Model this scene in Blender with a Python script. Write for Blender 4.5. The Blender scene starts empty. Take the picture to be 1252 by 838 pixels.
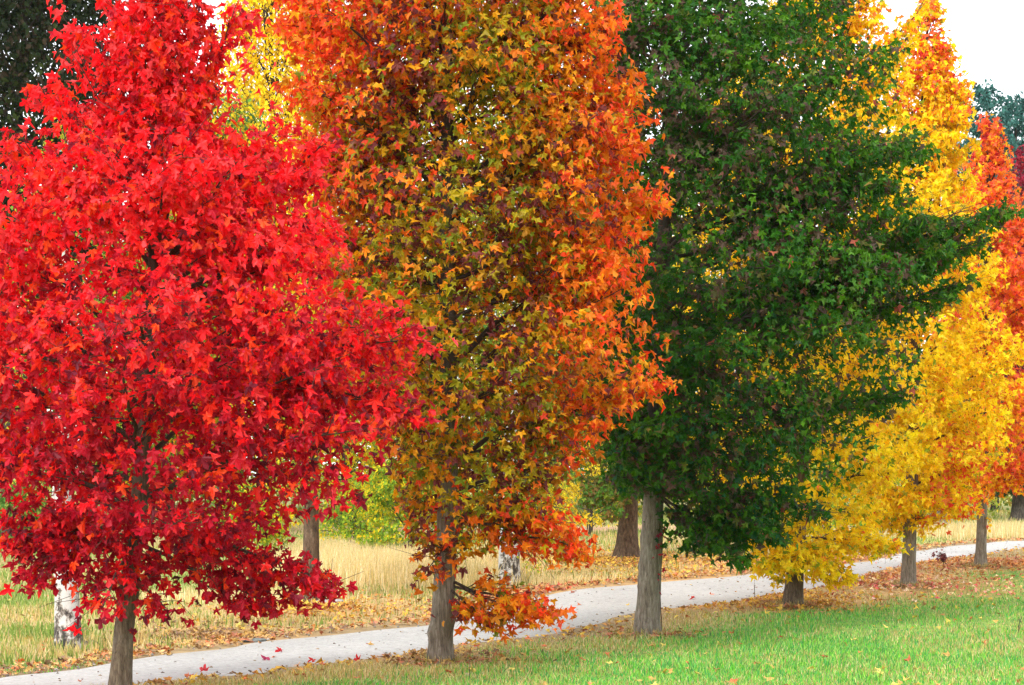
import bpy, math, random
import numpy as np
from mathutils import Matrix, Vector

# ------------------------------------------------------------------ camera, sky, sun, exposure
scene = bpy.context.scene
COL = scene.collection
EYE, FPX, HOR, CX = 1.75, 2600.0, 590.0, 626.0      # eye height, focal length in px of a 1252 px wide frame
cam_data = bpy.data.cameras.new('camera')
cam = bpy.data.objects.new('camera', cam_data)
COL.objects.link(cam)
cam.location = (0, 0, EYE)
cam.rotation_euler = (math.radians(90), 0, 0)
cam_data.sensor_width = 36.0
cam_data.lens = FPX / 1252.0 * 36.0
cam_data.shift_y = (HOR - 419.0) / 1252.0
cam_data.clip_end = 3000
scene.camera = cam

SUN_EL, SUN_AZ = math.radians(40), math.radians(205)   # azimuth clockwise from +Y: behind the camera, to the left
world = bpy.data.worlds.new('World')
scene.world = world
world.use_nodes = True
wn, wl = world.node_tree.nodes, world.node_tree.links
wn.clear()
w_out = wn.new('ShaderNodeOutputWorld')
w_bg = wn.new('ShaderNodeBackground')
w_sky = wn.new('ShaderNodeTexSky')
w_sky.sky_type = 'NISHITA'
w_sky.sun_disc = False
w_sky.sun_elevation = SUN_EL
w_sky.sun_rotation = SUN_AZ
w_mix = wn.new('ShaderNodeMix')
w_mix.data_type = 'RGBA'
w_mix.inputs[0].default_value = 0.88                 # a high bright cloud deck over the blue
w_mix.inputs[7].default_value = (7.6, 7.75, 8.0, 1)
wl.new(w_sky.outputs[0], w_mix.inputs[6])
wl.new(w_mix.outputs[2], w_bg.inputs[0])
w_bg.inputs[1].default_value = 0.13
wl.new(w_bg.outputs[0], w_out.inputs[0])

sun_data = bpy.data.lights.new('sun', 'SUN')
sun_data.energy = 1.5
sun_data.angle = math.radians(12)
sun_data.color = (1.0, 0.96, 0.9)
sun = bpy.data.objects.new('sun', sun_data)
COL.objects.link(sun)
sd = Vector((math.sin(SUN_AZ) * math.cos(SUN_EL), math.cos(SUN_AZ) * math.cos(SUN_EL), math.sin(SUN_EL)))
sun.rotation_euler = sd.to_track_quat('Z', 'Y').to_euler()

scene.view_settings.view_transform = 'Standard'
scene.view_settings.look = 'None'
scene.view_settings.gamma = 1.0
scene.view_settings.use_curve_mapping = False
scene.view_settings.exposure = 1.22
scene.cycles.max_bounces = 9
scene.cycles.diffuse_bounces = 6
scene.cycles.transmission_bounces = 5
scene.cycles.transparent_max_bounces = 4
scene.cycles.caustics_reflective = False
scene.cycles.caustics_refractive = False

# ------------------------------------------------------------------ helpers
rng = np.random.default_rng(7)


def _hash(ix, iy, iz):
    h = (ix * 374761393 + iy * 668265263 + iz * 2147483647 + 974711) & 0xffffffff
    h = ((h ^ (h >> 13)) * 1274126177) & 0xffffffff
    return ((h ^ (h >> 16)) & 0xffff) / 65535.0


def vnoise(x, y, z=0.0):
    x, y, z = np.broadcast_arrays(np.asarray(x, float), np.asarray(y, float), np.asarray(z, float))
    fx, fy, fz = np.floor(x), np.floor(y), np.floor(z)
    ix, iy, iz = fx.astype(np.int64), fy.astype(np.int64), fz.astype(np.int64)
    tx, ty, tz = x - fx, y - fy, z - fz
    tx, ty, tz = tx * tx * (3 - 2 * tx), ty * ty * (3 - 2 * ty), tz * tz * (3 - 2 * tz)
    r = 0
    for a in (0, 1):
        for b in (0, 1):
            for c in (0, 1):
                w = (tx if a else 1 - tx) * (ty if b else 1 - ty) * (tz if c else 1 - tz)
                r = r + w * _hash(ix + a, iy + b, iz + c)
    return r


def smooth(a, b, x):
    t = np.clip((np.asarray(x, float) - a) / (b - a), 0, 1)
    return t * t * (3 - 2 * t)


GY = [-60, 0, 12, 16.8, 21.2, 25.6, 30.1, 34.5, 38.9, 45, 60, 90, 150, 300, 800]
GZ = [0.2, .12, .10, .07, -.07, -.10, -.01, .05, .18, .28, .55, 1.0, 1.6, 2.5, 3.0]


def ground_z(x, y):
    z = (np.interp(y - 1.2, GY, GZ) + np.interp(y, GY, GZ) * 2 + np.interp(y + 1.2, GY, GZ)) / 4
    return z + 0.05 * (vnoise(np.asarray(x) * .22, np.asarray(y) * .22, 3.3) - .5)


def on_ground(px, py):
    """the point of the ground seen at a place of the photograph"""
    y = (EYE - 0.05) * FPX / (py - HOR)
    for _ in range(40):
        x = (px - CX) * y / FPX
        y = 0.5 * y + 0.5 * (EYE - float(ground_z(x, y))) * FPX / (py - HOR)
    x = (px - CX) * y / FPX
    return np.array([x, y, float(ground_z(x, y))])


def px_x(px, y):
    return (px - CX) * y / FPX


def py_z(py, y):
    return EYE + (HOR - py) * y / FPX


def mesh_from(name, V, F, tint=None, smooth_shade=False):
    """V (n,3); F list of equal-length index arrays (m,k) or one array"""
    me = bpy.data.meshes.new(name)
    Fs = F if isinstance(F, list) else [F]
    Fs = [np.asarray(f, np.int32) for f in Fs if len(f)]
    V = np.asarray(V, np.float32)
    me.vertices.add(len(V))
    me.vertices.foreach_set('co', V.ravel())
    loops = np.concatenate([f.ravel() for f in Fs])
    starts, s = [], 0
    for f in Fs:
        starts.append(s + np.arange(len(f)) * f.shape[1])
        s += f.size
    starts = np.concatenate(starts).astype(np.int32)
    me.loops.add(len(loops))
    me.loops.foreach_set('vertex_index', loops)
    me.polygons.add(len(starts))
    me.polygons.foreach_set('loop_start', starts)
    me.polygons.foreach_set('use_smooth', np.full(len(starts), smooth_shade, bool))
    if tint is not None:
        at = me.color_attributes.new('tint', 'FLOAT_COLOR', 'POINT')
        c = np.ones((len(V), 4), np.float32)
        c[:, :3] = tint
        at.data.foreach_set('color', c.ravel())
    me.update(calc_edges=True)
    return me


def link(name, me, mat=None, parent=None, loc=(0, 0, 0), **props):
    o = bpy.data.objects.new(name, me)
    COL.objects.link(o)
    if mat is not None and me is not None and not me.materials:
        me.materials.append(mat)
    o.location = loc
    if parent is not None:
        o.parent = parent
    for k, v in props.items():
        o[k] = v
    return o


def thing(name, label, category, loc, group=None):
    o = link(name, None, loc=tuple(float(v) for v in loc), label=label, category=category)
    o.empty_display_size = 0.2
    if group:
        o['group'] = group
    return o


class Buf:
    def __init__(self):
        self.V, self.F, self.T, self.n = [], [], [], 0

    def add(self, V, F, tint=None):
        V = np.asarray(V, float).reshape(-1, 3)
        self.V.append(V)
        self.F.append(np.asarray(F, np.int64) + self.n)
        if tint is not None:
            self.T.append(np.broadcast_to(np.asarray(tint, float), (len(V), 3)))
        self.n += len(V)

    def mesh(self, name, smooth_shade=False):
        by = {}
        for f in self.F:
            by.setdefault(f.shape[1], []).append(f)
        return mesh_from(name, np.concatenate(self.V), [np.concatenate(v) for v in by.values()],
                         np.concatenate(self.T) if self.T else None, smooth_shade)


def tube(buf, P, R, sides, rough=0.0, seed=0.0, roots=0.0, knots=()):
    P = np.asarray(P, float)
    R = np.asarray(R, float)
    n = len(P)
    T = np.gradient(P, axis=0)
    T /= np.linalg.norm(T, axis=1)[:, None] + 1e-9
    ref = np.array([0.31, 0.95, 0.05]) if abs(T[0, 2]) > .5 else np.array([0, 0, 1.0])
    A = np.cross(T, ref)
    A /= np.linalg.norm(A, axis=1)[:, None] + 1e-9
    B = np.cross(T, A)
    a = np.arange(sides) / sides * 2 * np.pi
    ca, sa = np.cos(a), np.sin(a)
    rr = R[:, None] * np.ones(sides)[None, :]
    if rough:
        s = np.cumsum(np.r_[0, np.linalg.norm(np.diff(P, axis=0), axis=1)])
        rr = rr * (1 + rough * (vnoise(ca[None, :] * 2.2 + seed, sa[None, :] * 2.2, s[:, None] * 2.5) - .5) * 2
                   + rough * .8 * (vnoise(ca[None, :] * 6 + seed, sa[None, :] * 6, s[:, None] * 9) - .5))
    if roots:
        rr = rr * (1 + roots * np.exp(-np.clip(P[:, 2], 0, 9) / .13)[:, None] * np.cos(5 * a + seed + np.sin(2 * a + seed))[None, :])
    for kz, ka, kr in knots:
        da = np.abs((a - ka + np.pi) % (2 * np.pi) - np.pi)
        q = (da[None, :] / .42) ** 2 + ((P[:, 2] - kz)[:, None] / .055) ** 2
        rr = rr * (1 + kr * np.exp(-q) - kr * 1.3 * np.exp(-q * 6))
    V = P[:, None, :] + rr[:, :, None] * (A[:, None, :] * ca[None, :, None] + B[:, None, :] * sa[None, :, None])
    i = np.arange(n - 1)[:, None] * sides
    j = np.arange(sides)[None, :]
    k = (j + 1) % sides
    F = np.stack([i + j, i + k, i + sides + k, i + sides + j], -1).reshape(-1, 4)
    buf.add(V.reshape(-1, 3), F)


# ------------------------------------------------------------------ materials
def new_mat(name):
    m = bpy.data.materials.new(name)
    m.use_nodes = True
    m.node_tree.nodes.clear()
    return m, m.node_tree.nodes, m.node_tree.links


def leaf_material(name, trans=0.35, rough=0.5, spec=0.25, pale=0.15):
    m, n, l = new_mat(name)
    out = n.new('ShaderNodeOutputMaterial')
    att = n.new('ShaderNodeAttribute')
    att.attribute_name = 'tint'
    geo = n.new('ShaderNodeNewGeometry')
    hsv = n.new('ShaderNodeMix')
    hsv.data_type = 'RGBA'
    hsv.blend_type = 'SCREEN'
    ml = n.new('ShaderNodeMath')
    ml.operation = 'MULTIPLY'
    ml.inputs[1].default_value = pale
    l.new(geo.outputs['Backfacing'], ml.inputs[0])
    l.new(ml.outputs[0], hsv.inputs[0])
    l.new(att.outputs['Color'], hsv.inputs[6])
    l.new(att.outputs['Color'], hsv.inputs[7])
    tc = n.new('ShaderNodeTexCoord')
    nz = n.new('ShaderNodeTexNoise')
    nz.inputs['Scale'].default_value = 38
    nz.inputs['Detail'].default_value = 2
    l.new(tc.outputs['Object'], nz.inputs['Vector'])
    mr = n.new('ShaderNodeMapRange')
    mr.inputs['From Min'].default_value = .3
    mr.inputs['From Max'].default_value = .7
    mr.inputs['To Min'].default_value = .78
    mr.inputs['To Max'].default_value = 1.2
    l.new(nz.outputs['Fac'], mr.inputs['Value'])
    mul = n.new('ShaderNodeVectorMath')
    mul.operation = 'SCALE'
    l.new(hsv.outputs[2], mul.inputs[0])
    l.new(mr.outputs[0], mul.inputs['Scale'])
    b = n.new('ShaderNodeBsdfPrincipled')
    b.inputs['Roughness'].default_value = rough
    b.inputs['Specular IOR Level'].default_value = spec
    l.new(mul.outputs[0], b.inputs['Base Color'])
    t = n.new('ShaderNodeBsdfTranslucent')
    l.new(mul.outputs[0], t.inputs['Color'])
    mx = n.new('ShaderNodeMixShader')
    mx.inputs[0].default_value = trans
    l.new(b.outputs[0], mx.inputs[1])
    l.new(t.outputs[0], mx.inputs[2])
    l.new(mx.outputs[0], out.inputs[0])
    return m


def ramp(n, stops):
    r = n.new('ShaderNodeValToRGB')
    e = r.color_ramp.elements
    while len(e) > 1:
        e.remove(e[-1])
    e[0].position, e[0].color = stops[0][0], (*stops[0][1], 1)
    for p, c in stops[1:]:
        q = e.new(p)
        q.color = (*c, 1)
    return r


def bark_material(name, dark, mid, light, sx=9.0, sz=2.2, bump=0.6, lichen=0.25):
    m, n, l = new_mat(name)
    out = n.new('ShaderNodeOutputMaterial')
    b = n.new('ShaderNodeBsdfPrincipled')
    b.inputs['Roughness'].default_value = .9
    b.inputs['Specular IOR Level'].default_value = .15
    tc = n.new('ShaderNodeTexCoord')
    mp = n.new('ShaderNodeMapping')
    mp.inputs['Scale'].default_value = (sx, sx, sz)
    l.new(tc.outputs['Object'], mp.inputs[0])
    nz = n.new('ShaderNodeTexNoise')
    nz.inputs['Scale'].default_value = 3.2
    nz.inputs['Detail'].default_value = 7
    nz.inputs['Roughness'].default_value = .68
    l.new(mp.outputs[0], nz.inputs['Vector'])
    vo = n.new('ShaderNodeTexVoronoi')
    vo.feature = 'DISTANCE_TO_EDGE'
    vo.inputs['Scale'].default_value = 5.0
    ad = n.new('ShaderNodeMix')
    ad.data_type = 'RGBA'
    ad.inputs[0].default_value = .25
    l.new(mp.outputs[0], ad.inputs[6])
    l.new(nz.outputs['Color'], ad.inputs[7])
    l.new(ad.outputs[2], vo.inputs['Vector'])
    cr = ramp(n, [(.3, dark), (.5, mid), (.68, light)])
    l.new(nz.outputs['Fac'], cr.inputs[0])
    vr = n.new('ShaderNodeMapRange')
    vr.inputs['From Max'].default_value = .12
    vr.inputs['To Min'].default_value = .68
    l.new(vo.outputs['Distance'], vr.inputs['Value'])
    mu = n.new('ShaderNodeVectorMath')
    mu.operation = 'SCALE'
    l.new(cr.outputs[0], mu.inputs[0])
    l.new(vr.outputs[0], mu.inputs['Scale'])
    n2 = n.new('ShaderNodeTexNoise')
    n2.inputs['Scale'].default_value = 5
    n2.inputs['Detail'].default_value = 5
    l.new(tc.outputs['Object'], n2.inputs['Vector'])
    lr = n.new('ShaderNodeMapRange')
    lr.inputs['From Min'].default_value = .5
    lr.inputs['From Max'].default_value = .75
    lr.inputs['To Max'].default_value = lichen * 2
    l.new(n2.outputs['Fac'], lr.inputs['Value'])
    m2 = n.new('ShaderNodeMix')
    m2.data_type = 'RGBA'
    l.new(lr.outputs[0], m2.inputs[0])
    l.new(mu.outputs[0], m2.inputs[6])
    m2.inputs[7].default_value = (.27, .26, .20, 1)
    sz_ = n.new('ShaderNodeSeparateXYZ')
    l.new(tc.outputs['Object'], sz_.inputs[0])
    zr = n.new('ShaderNodeMapRange')                 # bark turns dark brown higher up the trunk
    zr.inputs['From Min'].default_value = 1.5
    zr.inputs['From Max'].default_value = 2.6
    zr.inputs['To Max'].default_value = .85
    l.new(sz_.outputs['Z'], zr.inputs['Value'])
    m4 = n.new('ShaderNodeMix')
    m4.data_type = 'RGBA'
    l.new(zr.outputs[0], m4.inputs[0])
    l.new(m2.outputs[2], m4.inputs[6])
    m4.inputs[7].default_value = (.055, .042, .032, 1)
    l.new(m4.outputs[2], b.inputs['Base Color'])
    ht = n.new('ShaderNodeMath')
    ht.operation = 'MULTIPLY'
    l.new(vr.outputs[0], ht.inputs[0])
    l.new(nz.outputs['Fac'], ht.inputs[1])
    bp = n.new('ShaderNodeBump')
    bp.inputs['Strength'].default_value = bump
    bp.inputs['Distance'].default_value = .012
    l.new(ht.outputs[0], bp.inputs['Height'])
    l.new(bp.outputs[0], b.inputs['Normal'])
    l.new(b.outputs[0], out.inputs[0])
    return m


def birch_material():
    m, n, l = new_mat('birch_bark')
    out = n.new('ShaderNodeOutputMaterial')
    b = n.new('ShaderNodeBsdfPrincipled')
    b.inputs['Roughness'].default_value = .75
    tc = n.new('ShaderNodeTexCoord')
    mp = n.new('ShaderNodeMapping')
    mp.inputs['Scale'].default_value = (5, 5, 3.2)
    l.new(tc.outputs['Object'], mp.inputs[0])
    nz = n.new('ShaderNodeTexNoise')
    nz.inputs['Scale'].default_value = 2.0
    nz.inputs['Detail'].default_value = 5
    nz.inputs['Roughness'].default_value = .7
    l.new(mp.outputs[0], nz.inputs['Vector'])
    sp = n.new('ShaderNodeSeparateXYZ')
    l.new(tc.outputs['Object'], sp.inputs[0])
    hm = n.new('ShaderNodeMapRange')              # rough dark bark at the foot, white above
    hm.inputs['From Min'].default_value = 0.0
    hm.inputs['From Max'].default_value = .75
    hm.inputs['To Min'].default_value = .17
    hm.inputs['To Max'].default_value = -.03
    l.new(sp.outputs['Z'], hm.inputs['Value'])
    sb = n.new('ShaderNodeMath')
    sb.operation = 'SUBTRACT'
    l.new(nz.outputs['Fac'], sb.inputs[0])
    l.new(hm.outputs[0], sb.inputs[1])
    cr = ramp(n, [(.34, (.035, .03, .027)), (.41, (.20, .17, .14)), (.45, (.50, .485, .46)), (.7, (.62, .61, .59))])
    l.new(sb.outputs[0], cr.inputs[0])
    n2 = n.new('ShaderNodeTexNoise')
    n2.inputs['Scale'].default_value = 30
    l.new(tc.outputs['Object'], n2.inputs['Vector'])
    bp = n.new('ShaderNodeBump')
    bp.inputs['Strength'].default_value = .5
    bp.inputs['Distance'].default_value = .01
    l.new(n2.outputs['Fac'], bp.inputs['Height'])
    l.new(bp.outputs[0], b.inputs['Normal'])
    l.new(cr.outputs[0], b.inputs['Base Color'])
    l.new(b.outputs[0], out.inputs[0])
    return m


def tint_noise_material(name, scale, lo, hi, rough=.95, bump=.4, dist=.02, speck=None):
    m, n, l = new_mat(name)
    out = n.new('ShaderNodeOutputMaterial')
    b = n.new('ShaderNodeBsdfPrincipled')
    b.inputs['Roughness'].default_value = rough
    b.inputs['Specular IOR Level'].default_value = .15
    att = n.new('ShaderNodeAttribute')
    att.attribute_name = 'tint'
    tc = n.new('ShaderNodeTexCoord')
    nz = n.new('ShaderNodeTexNoise')
    nz.inputs['Scale'].default_value = scale
    nz.inputs['Detail'].default_value = 6
    nz.inputs['Roughness'].default_value = .75
    l.new(tc.outputs['Object'], nz.inputs['Vector'])
    mr = n.new('ShaderNodeMapRange')
    mr.inputs['From Min'].default_value = .3
    mr.inputs['From Max'].default_value = .7
    mr.inputs['To Min'].default_value = lo
    mr.inputs['To Max'].default_value = hi
    l.new(nz.outputs['Fac'], mr.inputs['Value'])
    mu = n.new('ShaderNodeVectorMath')
    mu.operation = 'SCALE'
    l.new(att.outputs['Color'], mu.inputs[0])
    l.new(mr.outputs[0], mu.inputs['Scale'])
    last = mu.outputs[0]
    if speck:
        vo = n.new('ShaderNodeTexVoronoi')
        vo.inputs['Scale'].default_value = 42
        l.new(tc.outputs['Object'], vo.inputs['Vector'])
        sr = ramp(n, [(0, (.55, .53, .5)), (.3, (1, 1, 1)), (.75, (1.0, 1.0, 1.0)), (.9, (1.22, 1.22, 1.22))])
        l.new(vo.outputs['Color'], sr.inputs[0])
        m3 = n.new('ShaderNodeMix')
        m3.data_type = 'RGBA'
        m3.blend_type = 'MULTIPLY'
        m3.inputs[0].default_value = speck
        l.new(last, m3.inputs[6])
        l.new(sr.outputs[0], m3.inputs[7])
        last = m3.outputs[2]
    l.new(last, b.inputs['Base Color'])
    bp = n.new('ShaderNodeBump')
    bp.inputs['Strength'].default_value = bump
    bp.inputs['Distance'].default_value = dist
    l.new(nz.outputs['Fac'], bp.inputs['Height'])
    l.new(bp.outputs[0], b.inputs['Normal'])
    l.new(b.outputs[0], out.inputs[0])
    return m


LEAF = leaf_material('leaf', trans=.44)
FAR_LEAF = leaf_material('distant_leaf', trans=.35, rough=.7, spec=.06, pale=.1)
GRASS = leaf_material('grass_blade', trans=.35, rough=.6, spec=.2, pale=.05)
LITTER = leaf_material('dry_leaf', trans=.1, rough=.7, spec=.2, pale=.2)
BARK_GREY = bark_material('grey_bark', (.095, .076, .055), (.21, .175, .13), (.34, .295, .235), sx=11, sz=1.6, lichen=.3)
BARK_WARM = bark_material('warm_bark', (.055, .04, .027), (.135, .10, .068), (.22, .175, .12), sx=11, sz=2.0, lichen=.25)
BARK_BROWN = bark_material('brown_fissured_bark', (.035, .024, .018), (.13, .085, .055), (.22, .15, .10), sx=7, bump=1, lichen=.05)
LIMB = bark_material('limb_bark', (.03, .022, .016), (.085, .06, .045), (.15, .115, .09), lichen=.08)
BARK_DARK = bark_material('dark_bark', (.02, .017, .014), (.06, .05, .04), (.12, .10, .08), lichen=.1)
BIRCH = birch_material()
GROUND = tint_noise_material('soil_and_turf', 5.0, .6, 1.35, bump=.6, dist=.03)
GRAVEL = tint_noise_material('pale_gravel', 9.0, .82, 1.16, bump=.5, dist=.012, speck=.9)
ROCK = tint_noise_material('rock', 9.0, .55, 1.4, bump=.8, dist=.02)

# ------------------------------------------------------------------ leaf shapes (unit: blade length from the base of the tip lobe = 1)
def star_leaf(detail, stalk):
    lobes = [(-125, .60), (-60, .95), (2, 1.18), (63, .90), (120, .55)]
    pts = [(180, .10)]
    for i, (a, r) in enumerate(lobes):
        if detail:
            pts += [(a - 19, r * .68), (a, r), (a + 19, r * .68)]
        else:
            pts += [(a, r)]
        if i < 4:
            pts.append(((a + lobes[i + 1][0]) / 2, .42 if detail else .50))
    V = [(math.sin(math.radians(a)) * r, math.cos(math.radians(a)) * r, 0) for a, r in pts]
    n = len(V)
    F = [(0, i, i + 1) for i in range(1, n - 1)]
    if stalk:
        V += [(-.025, -.1, 0), (.025, -.1, 0), (0, -.95, .12)]
        F.append((n, n + 2, n + 1))
    return np.array(V, float), np.array(F)


def three_lobed():
    V = np.array([(0, -.35, 0), (-.86, .2, 0), (-.24, .38, 0), (0, 1.15, 0), (.24, .38, 0), (.84, .25, 0)], float)
    return V, np.array([(0, 1, 2), (0, 2, 3), (0, 3, 4), (0, 4, 5)])


def oval_leaf():
    V = np.array([(0, -.6, 0), (.42, -.05, .05), (0, .75, 0), (-.42, -.05, .05)], float)
    return V, np.array([(0, 1, 2), (0, 2, 3)])


STAR_STALK, STAR, STAR_LOW, TRI, OVAL = star_leaf(True, True), star_leaf(True, False), star_leaf(False, False), three_lobed(), oval_leaf()


def unit(v):
    return v / (np.linalg.norm(v, axis=-1, keepdims=True) + 1e-9)


def leaf_frames(outward, r, tilt=0.75, droop=0.8):
    n = len(outward)
    up = np.array([0, 0, 1.0])
    N = unit(outward * .75 + up * .55 + r.normal(size=(n, 3)) * tilt)
    T = outward * .55 - up * droop + r.normal(size=(n, 3)) * .5
    T = unit(T - (T * N).sum(1, keepdims=True) * N)
    return np.cross(T, N), T, N


def leaves_geo(P, X, Y, N, S, tint, shape, r):
    V0, F0 = shape
    n, k = len(P), len(V0)
    curl = r.uniform(-.1, .5, n)[:, None]
    fold = r.uniform(-.05, .35, n)[:, None]
    z = V0[None, :, 2] - curl * V0[None, :, 1] ** 2 * np.sign(V0[None, :, 1] + .2) + fold * np.abs(V0[None, :, 0])
    z = z + r.normal(0, .24, (n, k)) * np.hypot(V0[:, 0], V0[:, 1])[None, :] * (k > 4)
    sx = r.uniform(.7, 1.12, n)[:, None]
    V = P[:, None, :] + S[:, None, None] * (
        (V0[None, :, 0] * sx)[..., None] * X[:, None, :] + V0[None, :, 1][..., None] * Y[:, None, :] + z[..., None] * N[:, None, :])
    F = F0[None] + (np.arange(n) * k)[:, None, None]
    return V.reshape(-1, 3), F.reshape(-1, F0.shape[1]), np.repeat(tint, k, 0)


def leaves_mesh(name, P, X, Y, N, S, tint, shape, r, simple=None):
    """simple: a mask of the leaves at the back of a crown, which get the cheaper three lobed blade"""
    if simple is None or shape is OVAL:
        return mesh_from(name, *leaves_geo(P, X, Y, N, S, tint, shape, r))
    a, b = np.nonzero(~simple)[0], np.nonzero(simple)[0]
    V1, F1, C1 = leaves_geo(P[a], X[a], Y[a], N[a], S[a], tint[a], shape, r)
    V2, F2, C2 = leaves_geo(P[b], X[b], Y[b], N[b], S[b], tint[b], TRI, r)
    return mesh_from(name, np.r_[V1, V2], np.r_[F1, F2 + len(V1)], np.r_[C1, C2])


def pick(pal, probs, r):
    """probs (n,k) unnormalised; returns colour rows with small variation"""
    pal = np.array(pal)
    c = np.cumsum(probs, 1)
    u = r.random(len(probs)) * c[:, -1]
    i = (u[:, None] > c).sum(1)
    col = pal[np.clip(i, 0, len(pal) - 1)]
    j = r.integers(0, len(pal), len(probs))
    f = r.random(len(probs))[:, None] ** 3 * .35
    col = col * (1 - f) + pal[j] * f
    return col * r.uniform(.8, 1.2, len(probs))[:, None]


# ------------------------------------------------------------------ trees
def bez(p0, p1, p2, n):
    t = np.linspace(0, 1, n)[:, None]
    return p0 * (1 - t) ** 2 + 2 * p1 * t * (1 - t) + p2 * t * t


def make_tree(name, label, base, spine, env, bark, radius, colour, n_leaves, leaf_size=.066, n_limbs=46, crown_low=None,
              extra=(), seed=1, shape=STAR, leaf_mat=None, singles=0, category='tree', group=None, sides=22, limb_parts=True,
              flare=1.35, elev=(8, 62), tilt=.95, droop=1.05, twig=1.0, cull=.06, detail=2, bare=0.0, depth=1.0, sprouts=(), rough=.05, fill=.36, gap=.45, far_shape=None, stray_leaves=1.0):
    """spine: [(x, z)] offsets of the trunk from the base; env: [(z, left, right)] reach of the crown from the axis at x=0;
    depth scales the crown front to back; extra: [(z on trunk, (x,y,z) end, weight)]"""
    r = np.random.default_rng(seed)
    root = thing(name, label, category, base, group)
    sp = np.array(spine, float)
    top = sp[-1, 1]
    env = np.array(sorted(env), float)

    def axis(z):
        return np.stack([np.interp(z, sp[:, 1], sp[:, 0]), .04 * np.sin(np.asarray(z) * 1.7 + seed) * np.minimum(1, np.asarray(z) / 2.), np.asarray(z, float)], -1)

    def reach(z, az):
        l = np.interp(z, env[:, 0], env[:, 1]); rr = np.interp(z, env[:, 0], env[:, 2])
        inside = (z <= env[-1, 0]) & (z >= env[0, 0] - .4)
        c = np.cos(az)
        side = np.where(c > 0, rr, l)
        mid = np.where(np.minimum(l, rr) < 0, .06, (np.abs(l) + np.abs(rr)) / 2 * depth)
        return np.where(inside, np.maximum(np.maximum(side, .03) * c * c + mid * (1 - c * c), .02), .02)

    # trunk
    nz = 150 if detail > 1 else 24
    zt = -.12 + (top + .12) * np.linspace(0, 1, nz) ** (1.6 if detail > 1 else 1.2)
    P = axis(zt)
    rad = radius * np.maximum(1 - np.clip(zt / top, 0, 1), .0) ** .8 + .008
    rad = rad * (1 + (flare - 1) * np.exp(-np.clip(zt, 0, 9) / .22))
    tb = Buf()
    tube(tb, P, rad, sides, rough=rough, seed=seed * 3.1, roots=.14 if detail else 0,
         knots=[(r.uniform(.25, 1.6), r.uniform(0, 6.28), r.uniform(.10, .28)) for _ in range(9)] if detail > 1 else ())
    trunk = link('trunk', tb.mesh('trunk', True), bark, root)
    # limbs
    if crown_low is None:
        crown_low = env[0, 0]
    segs = []                                          # (p0, p1, p2, weight)
    limb_bufs = []
    lims = []
    for i in range(n_limbs):
        t = ((i + .5) / n_limbs) ** .9
        zb = crown_low + (top * .97 - crown_low) * t
        az = i * 2.39996 + r.normal() * .35 + seed
        el = math.radians(elev[0] + (elev[1] - elev[0]) * t + r.normal() * 6)
        ze = zb
        for _ in range(6):
            ze = .5 * ze + .5 * min(zb + math.tan(el) * float(reach(ze, az)), top * 1.03)
        L = float(reach(ze, az)) * r.uniform(.72, 1.0)
        a0 = axis(zb)
        p2 = axis(ze) * np.array([1, 1, 0]) + np.array([math.cos(az) * L, math.sin(az) * L, ze])
        lims.append((a0, p2, zb, 1.0))
    for zb, end, w in extra:
        lims.append((axis(zb), np.array(end, float), zb, w))
    for a0, p2, zb, w in lims:
        mid = (a0 + p2) / 2 + np.array([0, 0, (.06 if w == 1 else .02) * np.linalg.norm(p2 - a0)]) + r.normal(size=3) * .04 * np.linalg.norm(p2 - a0)
        L = np.linalg.norm(p2 - a0)
        if L < .12:
            continue
        Pl = bez(a0, mid, p2, 9 if detail > 1 else 5)
        Pl[1:-1] += r.normal(size=(len(Pl) - 2, 3)) * .012 * L
        lb = Buf()
        r0 = min(radius * .34, .008 + .010 * L)
        tl = np.linspace(0, 1, len(Pl))
        tube(lb, Pl, r0 * (1 - tl * .82), 5 if detail > 1 else 4)
        segs.append((a0 * .5 + mid * .5, mid * .4 + p2 * .6, p2, .35 * L))
        n2 = max(3, int((L * 7.0 + 2) * twig))
        for q in range(n2):
            tq = .18 + .82 * (q + r.random()) / n2
            o = (a0 * (1 - tq) ** 2 + 2 * mid * tq * (1 - tq) + p2 * tq * tq)
            d = unit((p2 - mid) * tq + (mid - a0) * (1 - tq))
            sd_ = unit(np.cross(d, np.array([0, 0, 1.])) + 1e-6)
            side = (1 if q % 2 else -1)
            dd = unit(d * .75 + sd_ * side * r.uniform(.4, 1.0) + np.array([0, 0, r.uniform(-.35, .55)]))
            l2 = L * (.5 * (1 - tq) + .14) * r.uniform(.6, 1.15) + .06
            e = o + dd * l2 + np.array([0, 0, -.08 * l2])
            m = (o + e) / 2 + np.array([0, 0, .07 * l2]) + r.normal(size=3) * .05 * l2
            if detail > 0:
                tube(lb, bez(o, m, e, 4 if detail > 1 else 3), np.linspace(.0035 + .006 * l2, .0018, 4 if detail > 1 else 3), 3)
            segs.append((o, m, e, l2 * w))
            n3 = max(1, int(l2 * 6))
            for s in range(n3):
                ts = .25 + .7 * r.random()
                o3 = o * (1 - ts) ** 2 + 2 * m * ts * (1 - ts) + e * ts * ts
                d3 = unit(dd * .6 + r.normal(size=3) * .6)
                l3 = r.uniform(.10, .30)
                e3 = o3 + d3 * l3
                if detail > 1:
                    tube(lb, np.array([o3, e3]), [.003, .0015], 3)
                segs.append((o3, (o3 + e3) / 2, e3, l3 * 1.5 * w))
        limb_bufs.append(lb)
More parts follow.
